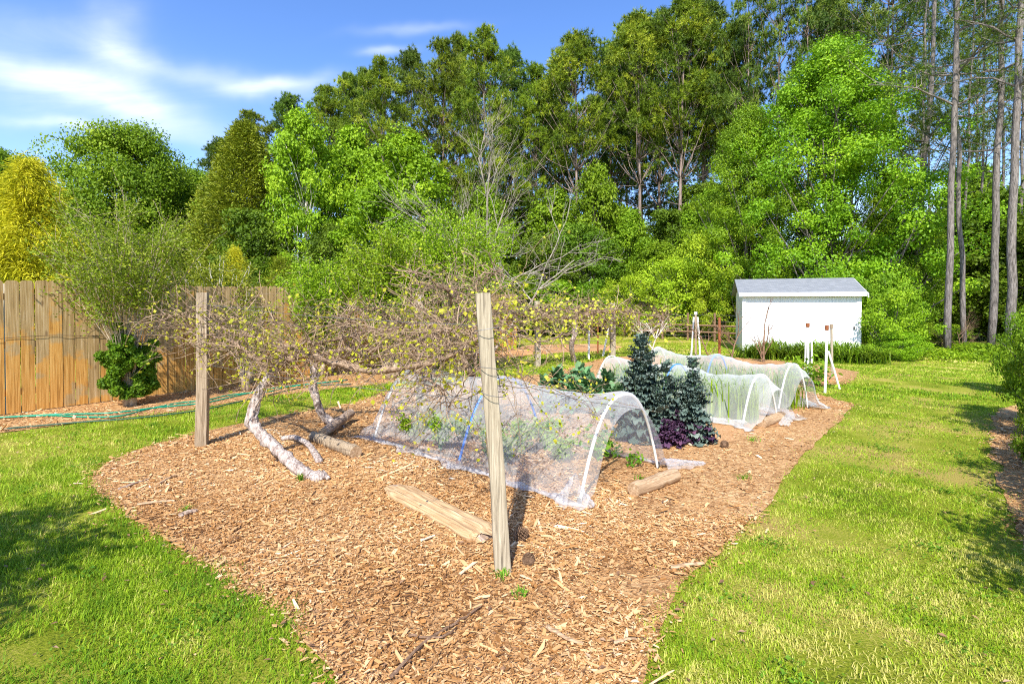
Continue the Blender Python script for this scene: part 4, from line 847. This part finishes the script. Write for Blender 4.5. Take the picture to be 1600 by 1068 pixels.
def pine(label, seed, mat, H=18., W=5.5, base=.5, nt_=1300, trunk=.17, group=None, sub=.0, tuft=.27, K=15, name='pine_tree', puff=.42):
    rng = np.random.RandomState(seed); root = thing(name, label, 'pine tree', (0, 0, 0), 0, group); mt, ml = MB(), MB()
    P = branchy(rng, mt, (0, 0, 0), (rng.normal(0, .25), rng.normal(0, .25), H*.97), trunk, .03, .008, 14, 8)
    npf = nt_//17; t = rng.beta(1.35, 1.0, npf); a = rng.uniform(0, 6.28, npf); rr = rng.uniform(.1, 1, npf)**.6; rad = profile('pine', t)**1.05*W/2*rr*(1+.22*np.sin(a*2+seed)+.30*np.sin(a*3+t*9+seed)+.18*np.sin(t*23+a+seed)); zz = H*(base+(1-base)*t)-.15
    Cc = np.stack([np.cos(a)*rad, np.sin(a)*rad, zz], 1)+P[np.clip((zz/(H*.97)*13).astype(int), 0, 13)]*np.array([1, 1, 0]); cen = []; dr = []; pt = []
    for i in range(npf):
        k = Cc[i]; hz = k[2]-np.hypot(k[0], k[1])*rng.uniform(.0, .45); j = int(np.clip(hz/(H*.97)*13, 3, 13)); (branchy(rng, mt, P[j], k, .016+.03*(1-t[i]), .008, .06, 5, 4) if i % 2 == 0 else 0)
        m = 15; pt.append(np.full(15, rng.normal(.5, .27))); d = nrm(rng.normal(size=(m, 3))+np.array([0, 0, .35])); q = k+d*rng.uniform(.3, 1, (m, 1))*puff*np.array([1.15, 1.15, .62]); cen.append(q); dr.append(nrm(d+np.array([0, 0, .4])))
    for i in range(26):   # dead stubs and thin bare limbs on the trunk
        z0 = H*rng.uniform(.22, base+.15); j = int(np.clip(z0/(H*.97)*13, 1, 13)); a_ = rng.uniform(0, 6.28); l = rng.uniform(.4, 1.7); p0 = P[j]; branchy(rng, mt, p0, p0+np.array([math.cos(a_)*l, math.sin(a_)*l, rng.uniform(-.2, .6)*l]), .022, .006, .1, 4, 3)
    c = np.concatenate(cen); d0 = np.concatenate(dr); n = len(c); c = np.repeat(c, K, 0); d = nrm(np.repeat(d0, K, 0)*.8+rng.normal(size=(n*K, 3))*.75); L = tuft*rng.uniform(.7, 1.2, n*K); s = nrm(np.cross(d, rng.normal(size=d.shape)))*.021
    V = np.stack([c-s, c+s, c+d*L[:, None]], 1).reshape(-1, 3); tn = np.repeat(np.clip(np.concatenate(pt)+.12*rng.normal(size=n), 0, 1), K)+rng.normal(0, .12, n*K); ml.add(V, [np.arange(len(V)).reshape(-1, 3)], np.repeat(np.clip(tn, 0, 1), 3))
    mt.build('trunk', B_PINE, root, True); ml.build('crown', mat, root); return root
def sprayed(name, label, cat, mat, bark, seed, H, W, base, n, K, L, wd, shape, droop=.3, trunk=.12, group=None):
    """conifer with fine sprays (cedar, gold cypress)"""
    rng = np.random.RandomState(seed); root = thing(name, label, cat, (0, 0, 0), 0, group); mt, ml = MB(), MB(); P = branchy(rng, mt, (0, 0, 0), (0, 0, H*.98), trunk, .02, .005, 10, 7)
    t = rng.beta(1, 1.25, n); a = rng.uniform(0, 6.28, n); rr = rng.uniform(0, 1, n)**.38; lf = 1+.14*np.sin(a*4+t*11)+.1*np.sin(a*7-t*17+seed); rad = profile(shape, t)*W/2*rr*lf; c = np.stack([np.cos(a)*rad, np.sin(a)*rad, H*(base+(1-base)*t)], 1)
    for i in range(0, n, max(1, n//70)): branchy(rng, mt, (0, 0, max(.1, c[i, 2]-rad[i]*.5)), c[i], .03, .008, .05, 4, 4)
    out = nrm(c*np.array([1, 1, 0])+1e-6); cc = np.repeat(c, K, 0)+rng.normal(0, .10, (n*K, 3)); d = nrm(np.repeat(out, K, 0)*.8+np.array([0, 0, .35-droop])+rng.normal(size=(n*K, 3))*.5); l = L*rng.uniform(.6, 1.3, n*K); s = nrm(np.cross(d, rng.normal(size=d.shape)))*wd
    V = np.stack([cc-s*.4, cc+d*(l*.4)[:, None]+s, cc+d*l[:, None]-np.array([0, 0, droop*.3])*l[:, None], cc+d*(l*.4)[:, None]-s], 1).reshape(-1, 3); tn = np.clip(np.repeat(.45+.22*rng.normal(size=n), K)+rng.normal(0, .1, n*K), 0, 1); ml.add(V, [np.arange(len(V)).reshape(-1, 4)], np.repeat(tn, 4))
    mt.build('trunk', bark, root, True); ml.build('crown', mat, root); return root
def baretree(label, loc, H, seed, bark=B_PALE, spread=.5, levels=5, r0=.12, lean=(0, 0), name='bare_tree', start=.35, nb=4, cat='tree', flat=.0):
    rng = np.random.RandomState(seed); root = thing(name, label, cat, loc); mt = MB(); mb2 = MB()
    def rec(p, d, L, r, lv):
        Q = walk(rng, p, d, L, 6, .22, -.03); (mt if lv == 0 else mb2).add(*tube(Q, np.linspace(r, r*.55, 7), 7 if lv < 2 else 4, cap=False))
        if lv >= levels: return
        for k in range(nb if lv else nb+3):
            i = rng.randint(2, 7) if lv else rng.randint(int(6*start), 7); dd = nrm(d+rng.normal(size=3)*np.array([1, 1, .5])*spread*(1.5 if lv == 0 else 1.0)); rec(Q[min(i, 6)], dd, L*rng.uniform(.5, .75), r*.5, lv+1)
    rec(np.zeros(3), (lean[0], lean[1], 1), H*.45, r0, 0); mt.build('trunk', bark, root, True); mb2.build('branches', bark, root); return root
def stemshrub(name, label, loc, H, W, ns, nl, leaf, mat, bark, seed, skirt=None, r=.012, top=.45, group=None, low=.3, trunkr=.09, trunkh=.35, cat='shrub', tw=5):
    """many upright stems fanning from a short stout foot, leaves along twigs"""
    rng = np.random.RandomState(seed); root = thing(name, label, cat, loc, 0, group); mt, ms, ml = MB(), MB(), MB()
    for k in range(3): a = k*2.1; mt.add(*tube([(math.cos(a)*trunkr*.5, math.sin(a)*trunkr*.5, 0), (math.cos(a)*trunkr*.6, math.sin(a)*trunkr*.6, trunkh*.6), (math.cos(a)*trunkr*1.3, math.sin(a)*trunkr*1.3, trunkh)], [trunkr*.8, trunkr*.62, trunkr*.66], 9, rng, .06))
    cc = []
    for k in range(ns):
        a = rng.uniform(0, 6.28); q = rng.uniform(.05, 1)**.7; h = H*rng.uniform(.72, 1.0)*(1-.22*q*q); d = np.array([math.cos(a), math.sin(a), 0]); P = smooth_path([d*trunkr*.6+np.array([0, 0, trunkh*.7]), d*W*.5*q*.24+np.array([0, 0, h*.42]), d*W*.5*q*.62+np.array([0, 0, h*.75]), d*W*.5*q+np.array([0, 0, h])], 5)
        P[3:] += np.cumsum(rng.normal(0, .012, (len(P)-3, 3)), 0); ms.add(*tube(P, np.linspace(r, r*.3, len(P)), 5))
        for _ in range(tw):
            i = rng.randint(int(len(P)*low), len(P)); Q = walk(rng, P[i], d*.5+rng.normal(size=3)*.6+np.array([0, 0, .8]), H*.13, 5, .3); ms.add(*tube(Q, np.linspace(r*.35, r*.15, 6), 3)); cc.append(Q); 
        cc.append(P[int(len(P)*top):])
    c = np.concatenate(cc); i = rng.randint(0, len(c), nl); p = c[i]+rng.normal(0, leaf*1.5, (nl, 3)); leaves(ml, rng, p, leaf, np.array([[0, -.2, 1.]]), .6, .3)
    if skirt is not None:
        (zs, rs, n2, l2) = skirt; kc = nrm(rng.normal(size=(80, 3)))*rng.uniform(.2, 1, (80, 1))**.5*np.array([rs, rs, zs*.92])*rng.uniform(.75, 1.15, (80, 1))+np.array([0, 0, zs]); i = rng.randint(0, 80, n2); dd = nrm(rng.normal(size=(n2, 3))); p = kc[i]+dd*.085*rng.uniform(.3, 1, (n2, 1)); p[:, 2] = np.maximum(p[:, 2], .15); ml2 = MB(); leaves(ml2, rng, p, l2, nrm(dd+np.array([0, 0, .6])), .6, .5); ml2.build('lower_leaves', G_SHRUB, root)
    mt.build('trunk', bark, root, True); ms.build('stems', bark, root); ml.build('leaves', mat, root); return root
# myrtles inside the fence
stemshrub('myrtle', 'tall myrtle with fat foot and dense green skirt in front of the left fence boards', (*(g(203, 634)[:2]+FN*0), 0), 3.15, 2.1, 52, 20000, .036, G_MYRT, B_TAN, 300, skirt=(.62, .37, 30000, .042), low=.5, top=.5, trunkr=.075, trunkh=.3, r=.0085, tw=8)
stemshrub('myrtle', 'small pale trunked myrtle under the canes behind the left grapevine', g(384, 612), 1.7, 1.3, 20, 2600, .04, G_OLIVE, B_TAN, 301, low=.4, trunkr=.06, trunkh=.35)
stemshrub('myrtle', 'upright green myrtle sprouting above the fence left of the middle post', g(500, 590), 2.5, 1.8, 40, 18000, .05, G_SPROUT, B_TAN, 302, low=.25, trunkr=.09)
stemshrub('myrtle', 'leafy myrtle with pale stems right over the hidden middle post', ((712-800)/800*11, 11, 0), 3.6, 2.3, 56, 26000, .055, G_SPROUT, B_TAN, 303, low=.3, trunkr=.1)
stemshrub('myrtle', 'dense green myrtle between the upright myrtle and the middle post', ((610-800)/800*10.2, 10.2, 0), 3.0, 2.2, 56, 28000, .055, G_SPROUT, B_TAN, 304, low=.25, trunkr=.1)
stemshrub('myrtle', 'narrow upright myrtle rising left of the small golden cypress', ((330-800)/800*9.6, 9.6+.2, 0), 2.5, 1.8, 30, 12000, .05, G_OLIVE, B_PALE, 305, low=.3, trunkr=.08)

def place(root, px, Y, topy, wpx, H0, W0, label, rz=None, first=False, group=None):
    if 640 < px < 1145: Y *= 1.25 if px < 1070 else 1.18     # the wood edge recedes in the middle
    X = (px-800)/800*Y; H = CAMZ+(HZ-topy)/800*Y; W = wpx/800*Y; s = (W/W0, W/W0, H/H0)
    rz = (px*1.7) % 6.28 if rz is None else rz
    if first: root.location = (X, Y, 0); root.rotation_euler = (0, 0, rz); root.scale = s; root['label'] = label; r = root
    else: r = dup(root, (X, Y, 0), rz, s, label)
    if group: r['group'] = group
    return r
GP = 'pines of the wood behind the garden'
pA = pine('', 400, G_PINE, base=.42, nt_=3900, puff=.5); pB = pine('', 401, G_PINE, base=.32, W=6, nt_=4600, puff=.52); pE = pine('', 404, G_PINE, base=.56, W=5.8, nt_=3300, puff=.55); pC = pine('', 402, G_PINED, base=.47, W=5, nt_=3300, puff=.5); pD = pine('', 403, G_PINED, base=.5, W=7, nt_=2100, tuft=.26, K=13, puff=.42, trunk=.15)
kids(None)
used = {}
pF = pine('', 405, G_PINED, base=.14, W=5.5, nt_=4200, puff=.6); kids(None)
def pl_(root, W0, *a):
    r = place(root, a[0], a[1], a[2], a[3], 18., W0, a[4], first=root.name not in used, group=GP); used[root.name] = 1; return r
for row in (
 (pC,5,345,36,218,80,'dark pine peeping over the round green tree'),(pB,6,400,33,178,90,'leftmost dense pine behind the olive cedar'),(pC,5,452,34,150,85,'pine above the cedar and the pale trunked maple'),
 (pB,6,505,31,138,95,'pine just right of the pale trunked maple top'),(pA,5.5,548,33,122,80,'small topped pine over the bright maples'),(pB,6,600,28,100,110,'broad pine first in the high ridge of pines'),
 (pC,5,645,31,80,90,'dark pine behind the broad first ridge pine'),(pA,5.5,690,29,66,100,'ridge pine above the left side of the bare grey tree'),(pB,6,752,27,52,115,'full pine directly behind the bare grey tree'),
 (pC,5,800,31,78,95,'dark pine right of the bare grey tree top'),(pA,5.5,838,29,105,95,'lower pine in the dip of the treeline'),(pC,5,872,33,96,80,'pine at the bottom of the treeline dip'),
 (pE,5.8,905,27,52,130,'pine with rounded top right of the dip'),(pC,5,955,31,70,100,'darker pine behind the rounded one'),(pE,5.8,1005,28,22,130,'tall pine left of the highest pine group'),
 (pE,5.8,1055,27,6,140,'highest full pine in the middle of the treeline'),(pC,5,1100,30,4,120,'pine beside the highest full pine'),(pE,5.8,1140,29,40,110,'pine over the left shoulder of the sweetgum'),
 (pD,7,1165,31,-30,120,'open pine behind the left side of the sweetgum'),(pD,7,1215,30,-70,130,'open thin pine above the shed roof'),(pD,7,1262,29,-60,130,'open thin pine left above the sweetgum peak'),
 (pD,7,1330,28,-90,130,'open thin pine right above the sweetgum peak'),(pD,7,1392,25,-120,150,'tall pine trunk behind the sweetgum right side'),(pC,5,1290,36,-10,130,'dark pine far behind the sweetgum peak'),
 (pA,5.5,720,34,60,90,'pine deep in the wood behind the bare tree'),(pA,5.5,980,35,45,90,'pine deep in the wood left of the tall group'),(pC,5,1030,36,30,100,'pine deep in the wood inside the tall group'),
 (pF,5.5,930,41,150,100,'dark far pine low branched, in the dip under the rounded pine'),(pF,5.5,1000,42,120,110,'dark far pine low branched, left between the highest trunks'),(pF,5.5,1062,43,110,110,'dark far pine low branched, right between the highest trunks'),(pF,5.5,1125,42,120,110,'dark far pine low branched, behind the left sweetgum'),(pF,5.5,860,41,170,100,'dark far pine low branched, under the treeline dip'),(pF,5.5,790,42,160,100,'dark far pine low branched, right of the bare tree stem'),(pC,5,570,36,112,90,'pine deep in the wood behind the bright maples'),(pD,7,1440,30,-60,130,'open pine deep in the wood above the trunks'),(pD,7,1525,32,-40,120,'open pine deep in the wood between the right trunks')):
    pl_(*row)
# tall bare trunked pines at right
def tall(label, px, Y, lean, wd, seed, H=19, limbs=14, k=.32):
    rng = np.random.RandomState(seed); X = (px-800)/800*Y; root = thing('pine_tree', label, 'pine tree', (X, Y, 0), 0, 'tall bare trunked pines at the right'); mt, mb_, ml = MB(), MB(), MB(); P = branchy(rng, mt, (0, 0, 0), (lean, 0, H), wd/2, wd*.2, .006, 16, 9)
    c = []
    for i in range(limbs):
        z0 = rng.uniform(.36, 1)**.9; j = int(z0*15); a = rng.uniform(0, 6.28); l = rng.uniform(1.0, 2.8)*(1.2-z0*.5); Q = branchy(rng, mb_, P[j], P[j]+np.array([math.cos(a)*l, math.sin(a)*l, rng.uniform(.1, .8)*l]), .035, .01, .12, 7, 5)
        for q in range(5):
            b = Q[rng.randint(3, 7)]; e = b+rng.normal(size=3)*.5+np.array([0, 0, .2]); branchy(rng, mb_, b, e, .012, .005, .1, 4, 3)
            if z0 > k or rng.uniform() < .3: c.append(e+rng.normal(0, .16, (9, 3)))
    c = np.concatenate(c); K = 14; n = len(c); cc = np.repeat(c, K, 0); d = nrm(rng.normal(size=(n*K, 3))+np.array([0, 0, .3])); L = .2*rng.uniform(.6, 1.2, n*K); s = nrm(np.cross(d, rng.normal(size=d.shape)))*.008
    ml.add(np.stack([cc-s, cc+s, cc+d*L[:, None]], 1).reshape(-1, 3), [np.arange(n*K*3).reshape(-1, 3)], np.repeat(rng.uniform(0, 1, n*K), 3))
    mt.build('trunk', B_GREY, root, True); mb_.build('branches', B_GREY, root); ml.build('crown', G_PINED, root)
tall('tall leaning pine trunk at the right flank of the sweetgum', 1418, 19, 1.15, .22, 420)
tall('tall straight grey pine, left of the four right trunks', 1481, 15.5, .15, .20, 421)
tall('thin pine trunk just right of the straight grey pine', 1508, 16.5, -.8, .16, 422)
tall('dark straight pine trunk, second from the right edge', 1548, 16.2, .05, .22, 423)
tall('tall pale grey pine trunk nearest the right edge of the photo', 1580, 14.2, .35, .23, 424)
for k_, (px_, Y_, ln_, w_, lab_) in enumerate(((1432, 22, .3, .13, 'slim dark trunk just left of the straight grey pine'), (1462, 24, -.5, .12, 'slim dark trunk deep behind the straight grey pine'), (1497, 21, .6, .12, 'slim slanting trunk between the grey pine and dark pine'), (1528, 23, .1, .13, 'slim dark trunk left of the dark straight pine'), (1566, 22, -.4, .13, 'slim trunk between the two rightmost pines'), (1596, 20, .2, .14, 'slim trunk touching the right edge of the photo'), (1380, 25, .2, .16, 'slim trunk seen over the sweetgum right shoulder'))):
    tall(lab_, px_, Y_, ln_, w_, 470+k_, 19, 12, .25)
# broadleaf trees
bA = broadleaf('broadleaf_tree', '', 'tree', G_MID, B_GREY, 430, 11, 9, .08, 420, 110000, .155, 'round', .9)
bB = broadleaf('maple_tree', '', 'tree', G_BRIGHT, B_PALE, 431, 10, 5, .22, 150, 24000, .16, 'egg', .55, .11)
bC = broadleaf('sweetgum_tree', '', 'tree', G_GUM, B_GREY, 432, 11.5, 7.8, .02, 420, 150000, .09, 'egg', .55, .2, hollow=.62)
bD = broadleaf('understory_tree', '', 'tree', G_DEEP, B_GREY, 433, 7, 5, .05, 150, 26000, .15, 'round', .55, .1)
bE = broadleaf('understory_tree', '', 'tree', G_MID, B_GREY, 434, 7, 5, .05, 140, 25000, .15, 'egg', .55, .1)
bF = broadleaf('lime_bush', '', 'bush', G_LIME, B_GREY, 435, 4, 4, .03, 110, 15000, .09, 'round', .38, .06)
kids(None)
def pb(root, H0, W0, px, Y, topy, wpx, label, cat=None, group=None):
    r = place(root, px, Y, topy, wpx, H0, W0, label, first=root.name not in used, group=group); used[root.name] = 1; return r
pb(bA,11,9,205,30,206,200,'big round topped green tree left of the olive cedar')
pb(bA,11,9,-10,34,235,150,'dark green tree behind the golden cypress at the left edge')
pb(bA,11,9,300,34,270,150,'green tree filling the gap between round tree and cedar')
pb(bA,11,9,110,32,300,160,'low green tree between the golden cypress and the round tree')
pb(bB,10,5,477,22,172,125,'bright green maple with a slim pale trunk showing')
pb(bB,10,5,555,25,200,130,'bright green maple right of the pale trunked maple')
pb(bB,10,5,635,23,205,150,'yellow green maple left of the bare grey tree')
pb(bB,10,5,590,21,275,130,'lower bright green maple above the myrtles')
pb(bC,11.5,7.8,1295,20,68,305,'huge leafy sweetgum towering over the white shed')
pb(bC,11.5,7.8,1170,22,170,190,'bright green sweetgum left behind the shed')
pb(bC,11.5,7.8,1390,19.5,265,150,'leafy sweetgum at the right behind the shed corner')
UG = 'leafy understory trees below the pines'
for k, (rt, px, Y, ty, wp, lab) in enumerate(((bD,700,24,330,130,'dark understory tree left behind the bare tree'),(bE,780,22,345,120,'understory tree directly under the bare tree fork'),(bD,850,21,370,120,'deep green understory tree right of the leaning post top'),(bD,905,22,350,120,'deep green understory tree left of the lime bushes'),
    (bE,930,25,260,110,'taller understory tree in the gap under the rounded pine'),(bE,985,24,330,100,'understory tree behind the lime bush row'),(bD,1050,25,330,110,'dark understory tree under the highest pines'),(bE,1110,24,300,120,'understory tree left of the left sweetgum'),(bE,640,20,345,120,'understory tree behind the dense green myrtle'),
    (bD,400,22,330,120,'dark understory tree at the cedar foot'),(bD,520,21,350,110,'dark understory tree behind the upright myrtle'),(bE,870,27,300,120,'understory tree deep behind the dip'),(bE,965,29,325,130,'mid green tree standing in the gap left of the highest pines'),(bE,1045,30,350,140,'mid green tree under the highest full pine'),(bD,1105,29,290,150,'deep green tree in the gap left of the left sweetgum'),(bE,1140,26,330,120,'mid green tree above the tallest lime bush'),(bD,820,30,300,140,'deep green tree far behind the pine dip'),(bD,720,31,280,140,'deep green tree far behind the bare tree'),(bD,1470,22,330,170,'dark understory tree left among the right trunks'),(bD,1560,21,300,170,'dark understory tree right among the right trunks'),
    (bE,1520,26,260,150,'green understory tree seen between the right trunks'),(bD,1640,19,330,170,'dark understory tree cut by the right edge'),(bE,1440,24,380,120,'low understory tree behind the leaning trunk'),(bE,760,26,290,110,'understory tree deep behind the bare tree'),(bE,1030,22,380,110,'low understory tree behind the far tripod'))):
    pb(rt, 7, 5, px, Y, ty, wp, lab, group=UG)
for (px, Y, ty, wp, lab) in ((985,19.5,432,110,'lime green bush left behind the far trellis end'),(1050,19,405,120,'lime green bush behind the kale top'),(1105,19.5,365,130,'tallest lime green bush left of the shed'),(1130,18.3,440,90,'low lime green bush touching the shed corner')):
    pb(bF, 4, 4, px, Y, ty, wp, lab, group='lime green bushes at the wood edge')
bG = broadleaf('bush', '', 'bush', G_BRIGHT, B_GREY, 436, 2.2, 2.4, .02, 90, 12000, .075, 'round', .26, .04); bH = broadleaf('bush', '', 'bush', G_MID, B_GREY, 437, 2.2, 2.4, .02, 90, 12000, .075, 'round', .26, .04)
kids(None)
for (rt, px, Y, ty, wp, lab) in ((bG,1398,14.2,455,92,'bright green bush against the right end of the shed'),(bG,1408,13.6,520,70,'low bright green bush at the lawn corner right of the shed'),(bH,1385,16.5,430,90,'green bush climbing behind the shed corner'),(bH,1632,6.3,512,95,'leafy shrub cut by the right edge above the border soil'),
    (bH,1470,17.5,505,80,'low bush at the foot of the straight grey trunk'),(bG,1520,15.5,535,60,'small bright weed bush at the lawn end'),(bH,1625,8.2,480,90,'olive topped shrub behind the right edge shrub'),(bH,1640,4.6,620,70,'low shrub in the border soil at the right edge'),(bH,880,19.5,440,120,'green bush behind the far trellis left part'),(bH,815,20,430,110,'green bush behind the far trellis by the fence end')):
    pb(rt, 2.2, 2.4, px, Y, ty, wp, lab)
# conifers with colour
cd1 = sprayed('cedar_tree', 'olive green cedar with dense pointed crown behind the fence', 'tree', G_CEDAR, B_BROWN, 440, 10.2, 4.2, .02, 11000, 7, .17, .026, 'egg', .1); cd1.location = ((385-800)/800*24, 24, 0); cd1.scale = (1.05, 1.05, .97)
gc = sprayed('golden_cypress', 'golden yellow cypress above the left end of the fence', 'tree', G_GOLD, B_BROWN, 441, 5.4, 3.2, .02, 4500, 10, .17, .011, 'spire', .6); kids(None)
def pg(px, Y, ty, wp, lab, first=False): place(gc, px, Y, ty, wp, 5.4, 3.2, lab, first=first, group='golden cypresses')
pg(50, 13.5, 252, 200, 'tall golden yellow cypress above the left end of the fence', True)
pg(-60, 12.8, 300, 150, 'golden cypress cut off by the left edge')
pg(368, 15, 388, 80, 'small golden cypress peeking over the fence beside the cedar')
sg = sprayed('juniper_bush', 'small rounded yellow green juniper over the fence below the pale trunk', 'bush', G_OLIVE, B_BROWN, 442, 3.0, 2.0, .02, 1500, 6, .14, .016, 'cone', .0, .06); sg.location = ((440-800)/800*17, 17, 0)
# bare trees
baretree('grey leafless tree with spreading pale branches in front of the pines', ((735-800)/800*19, 19, 0), 9.2, 450, B_DEAD, .40, 4, .062, (.03, 0), start=.4, nb=4)
baretree('smaller leafless tree leaning left of the larger bare tree', ((693-800)/800*20, 20, 0), 6.8, 451, B_DEAD, .42, 4, .055, (-.12, 0), start=.5, nb=3)
baretree('low leafless branches reaching right over the far trellis', ((770-800)/800*16, 16, 0), 5.4, 452, B_DEAD, .5, 4, .045, (.8, 0), start=.4, nb=3)
baretree('bare fruit bush with upright twigs before the white shed wall', g(1193, 566), 2.0, 453, B_BROWN, .32, 3, .03, (.05, 0), 'bare_bush', .1, 3, 'bush')
baretree('bare thin fruit bush at the left end of the shed', g(1143, 566), 1.9, 454, B_BROWN, .3, 3, .022, (0, 0), 'bare_bush', .1, 3, 'bush')
baretree('bare espaliered bush beside the rusty iron stake', g(1110, 562), 1.6, 455, B_BROWN, .5, 3, .022, (-.3, 0), 'bare_bush', .1, 3, 'bush')
baretree('pale bare low bush right of the pale topped post', g(1015, 560), 1.9, 456, B_PALE, .6, 3, .022, (.4, 0), 'bare_bush', .2, 3, 'bush')
baretree('dry brown twiggy shrub at the wood edge among the right trunks', g(1500, 552), 1.5, 457, B_BROWN, .4, 4, .015, (0, 0), 'bare_bush', .0, 4, 'bush')
for k_, (px_, Y_, lab_) in enumerate(((845, 23, 'brown twiggy hedge shrub behind the far vines, leftmost of the hedge'), (885, 23.5, 'brown twiggy hedge shrub second from the left behind the far vines'), (925, 23, 'brown twiggy hedge shrub behind the pale topped post'), (975, 23.5, 'brown twiggy hedge shrub above the tallest kale tip'), (1030, 23, 'brown twiggy hedge shrub left of the far tripod'))):
    baretree(lab_, ((px_-800)/800*Y_, Y_, 0), 2.6, 480+k_, B_BROWN, .75, 4, .03, (0, 0), 'bare_bush', .0, 4, 'bush')
# far woods closing the view
def far_woods():
    rng = np.random.RandomState(500); ml = MB(); n = 52000; x = rng.uniform(-60, 75, n); y = 47+rng.uniform(-3, 6, n)-.06*np.abs(x)+np.where(x > 12, -.12*(x-12), 0); hh = 4.4+1.6*np.sin(x*.5)+1.1*np.sin(x*1.3+2); hh = np.where(x > 10, hh+1.5, hh); zz = rng.uniform(0, 1, n)*hh
    p = np.stack([x, y, zz], 1)+rng.normal(0, .2, (n, 3)); leaves(ml, rng, p, .42, np.array([[0, -1., .6]]), .7, .4); tag(ml.build('undergrowth', G_DEEP), 'dark far woods closing the view under the pines', 'woods', kind='stuff')
far_woods()
def floor_weeds():
    rng = np.random.RandomState(501); ml = MB(); n = 9000; x = rng.uniform(8.5, 15.5, n); y = 14.2+rng.uniform(0, 1.9, n)-(x-9)*.35; p = np.stack([x, y, rng.uniform(.02, .3, n)*(1+.4*np.sin(x*3))], 1); leaves(ml, rng, p, .07, np.array([[0, 0, 1.]]), .6, .4); tag(ml.build('weeds', G_BRIGHT), 'low leafy weeds along the far end of the lawn', 'weeds', kind='stuff')
floor_weeds()
# shrubs beside and behind the photographer whose shadows reach the lawn
for (x, y, h, wd, lab) in ((-3.75, .95, 2.25, 2.3, 'garden shrub left of the camera shading the lawn corner'), (3.15, 1.5, 1.9, 1.45, 'border shrub right of the lawn, out of frame nearest'), (3.75, 2.35, 1.5, .8, 'small border shrub right of the lawn behind the nearest'), (4.35, 3.1, 1.6, 1.2, 'border shrub right of the lawn, second along'), (6.0, 5.0, 1.9, 1.2, 'border shrub right of the lawn, third along'), (5.2, 3.9, 1.6, 1.0, 'border shrub right of the lawn, fourth along')):
    dup(bH, (x, y, 0), x*3, (wd/2.4, wd/2.4, h/2.2), lab)
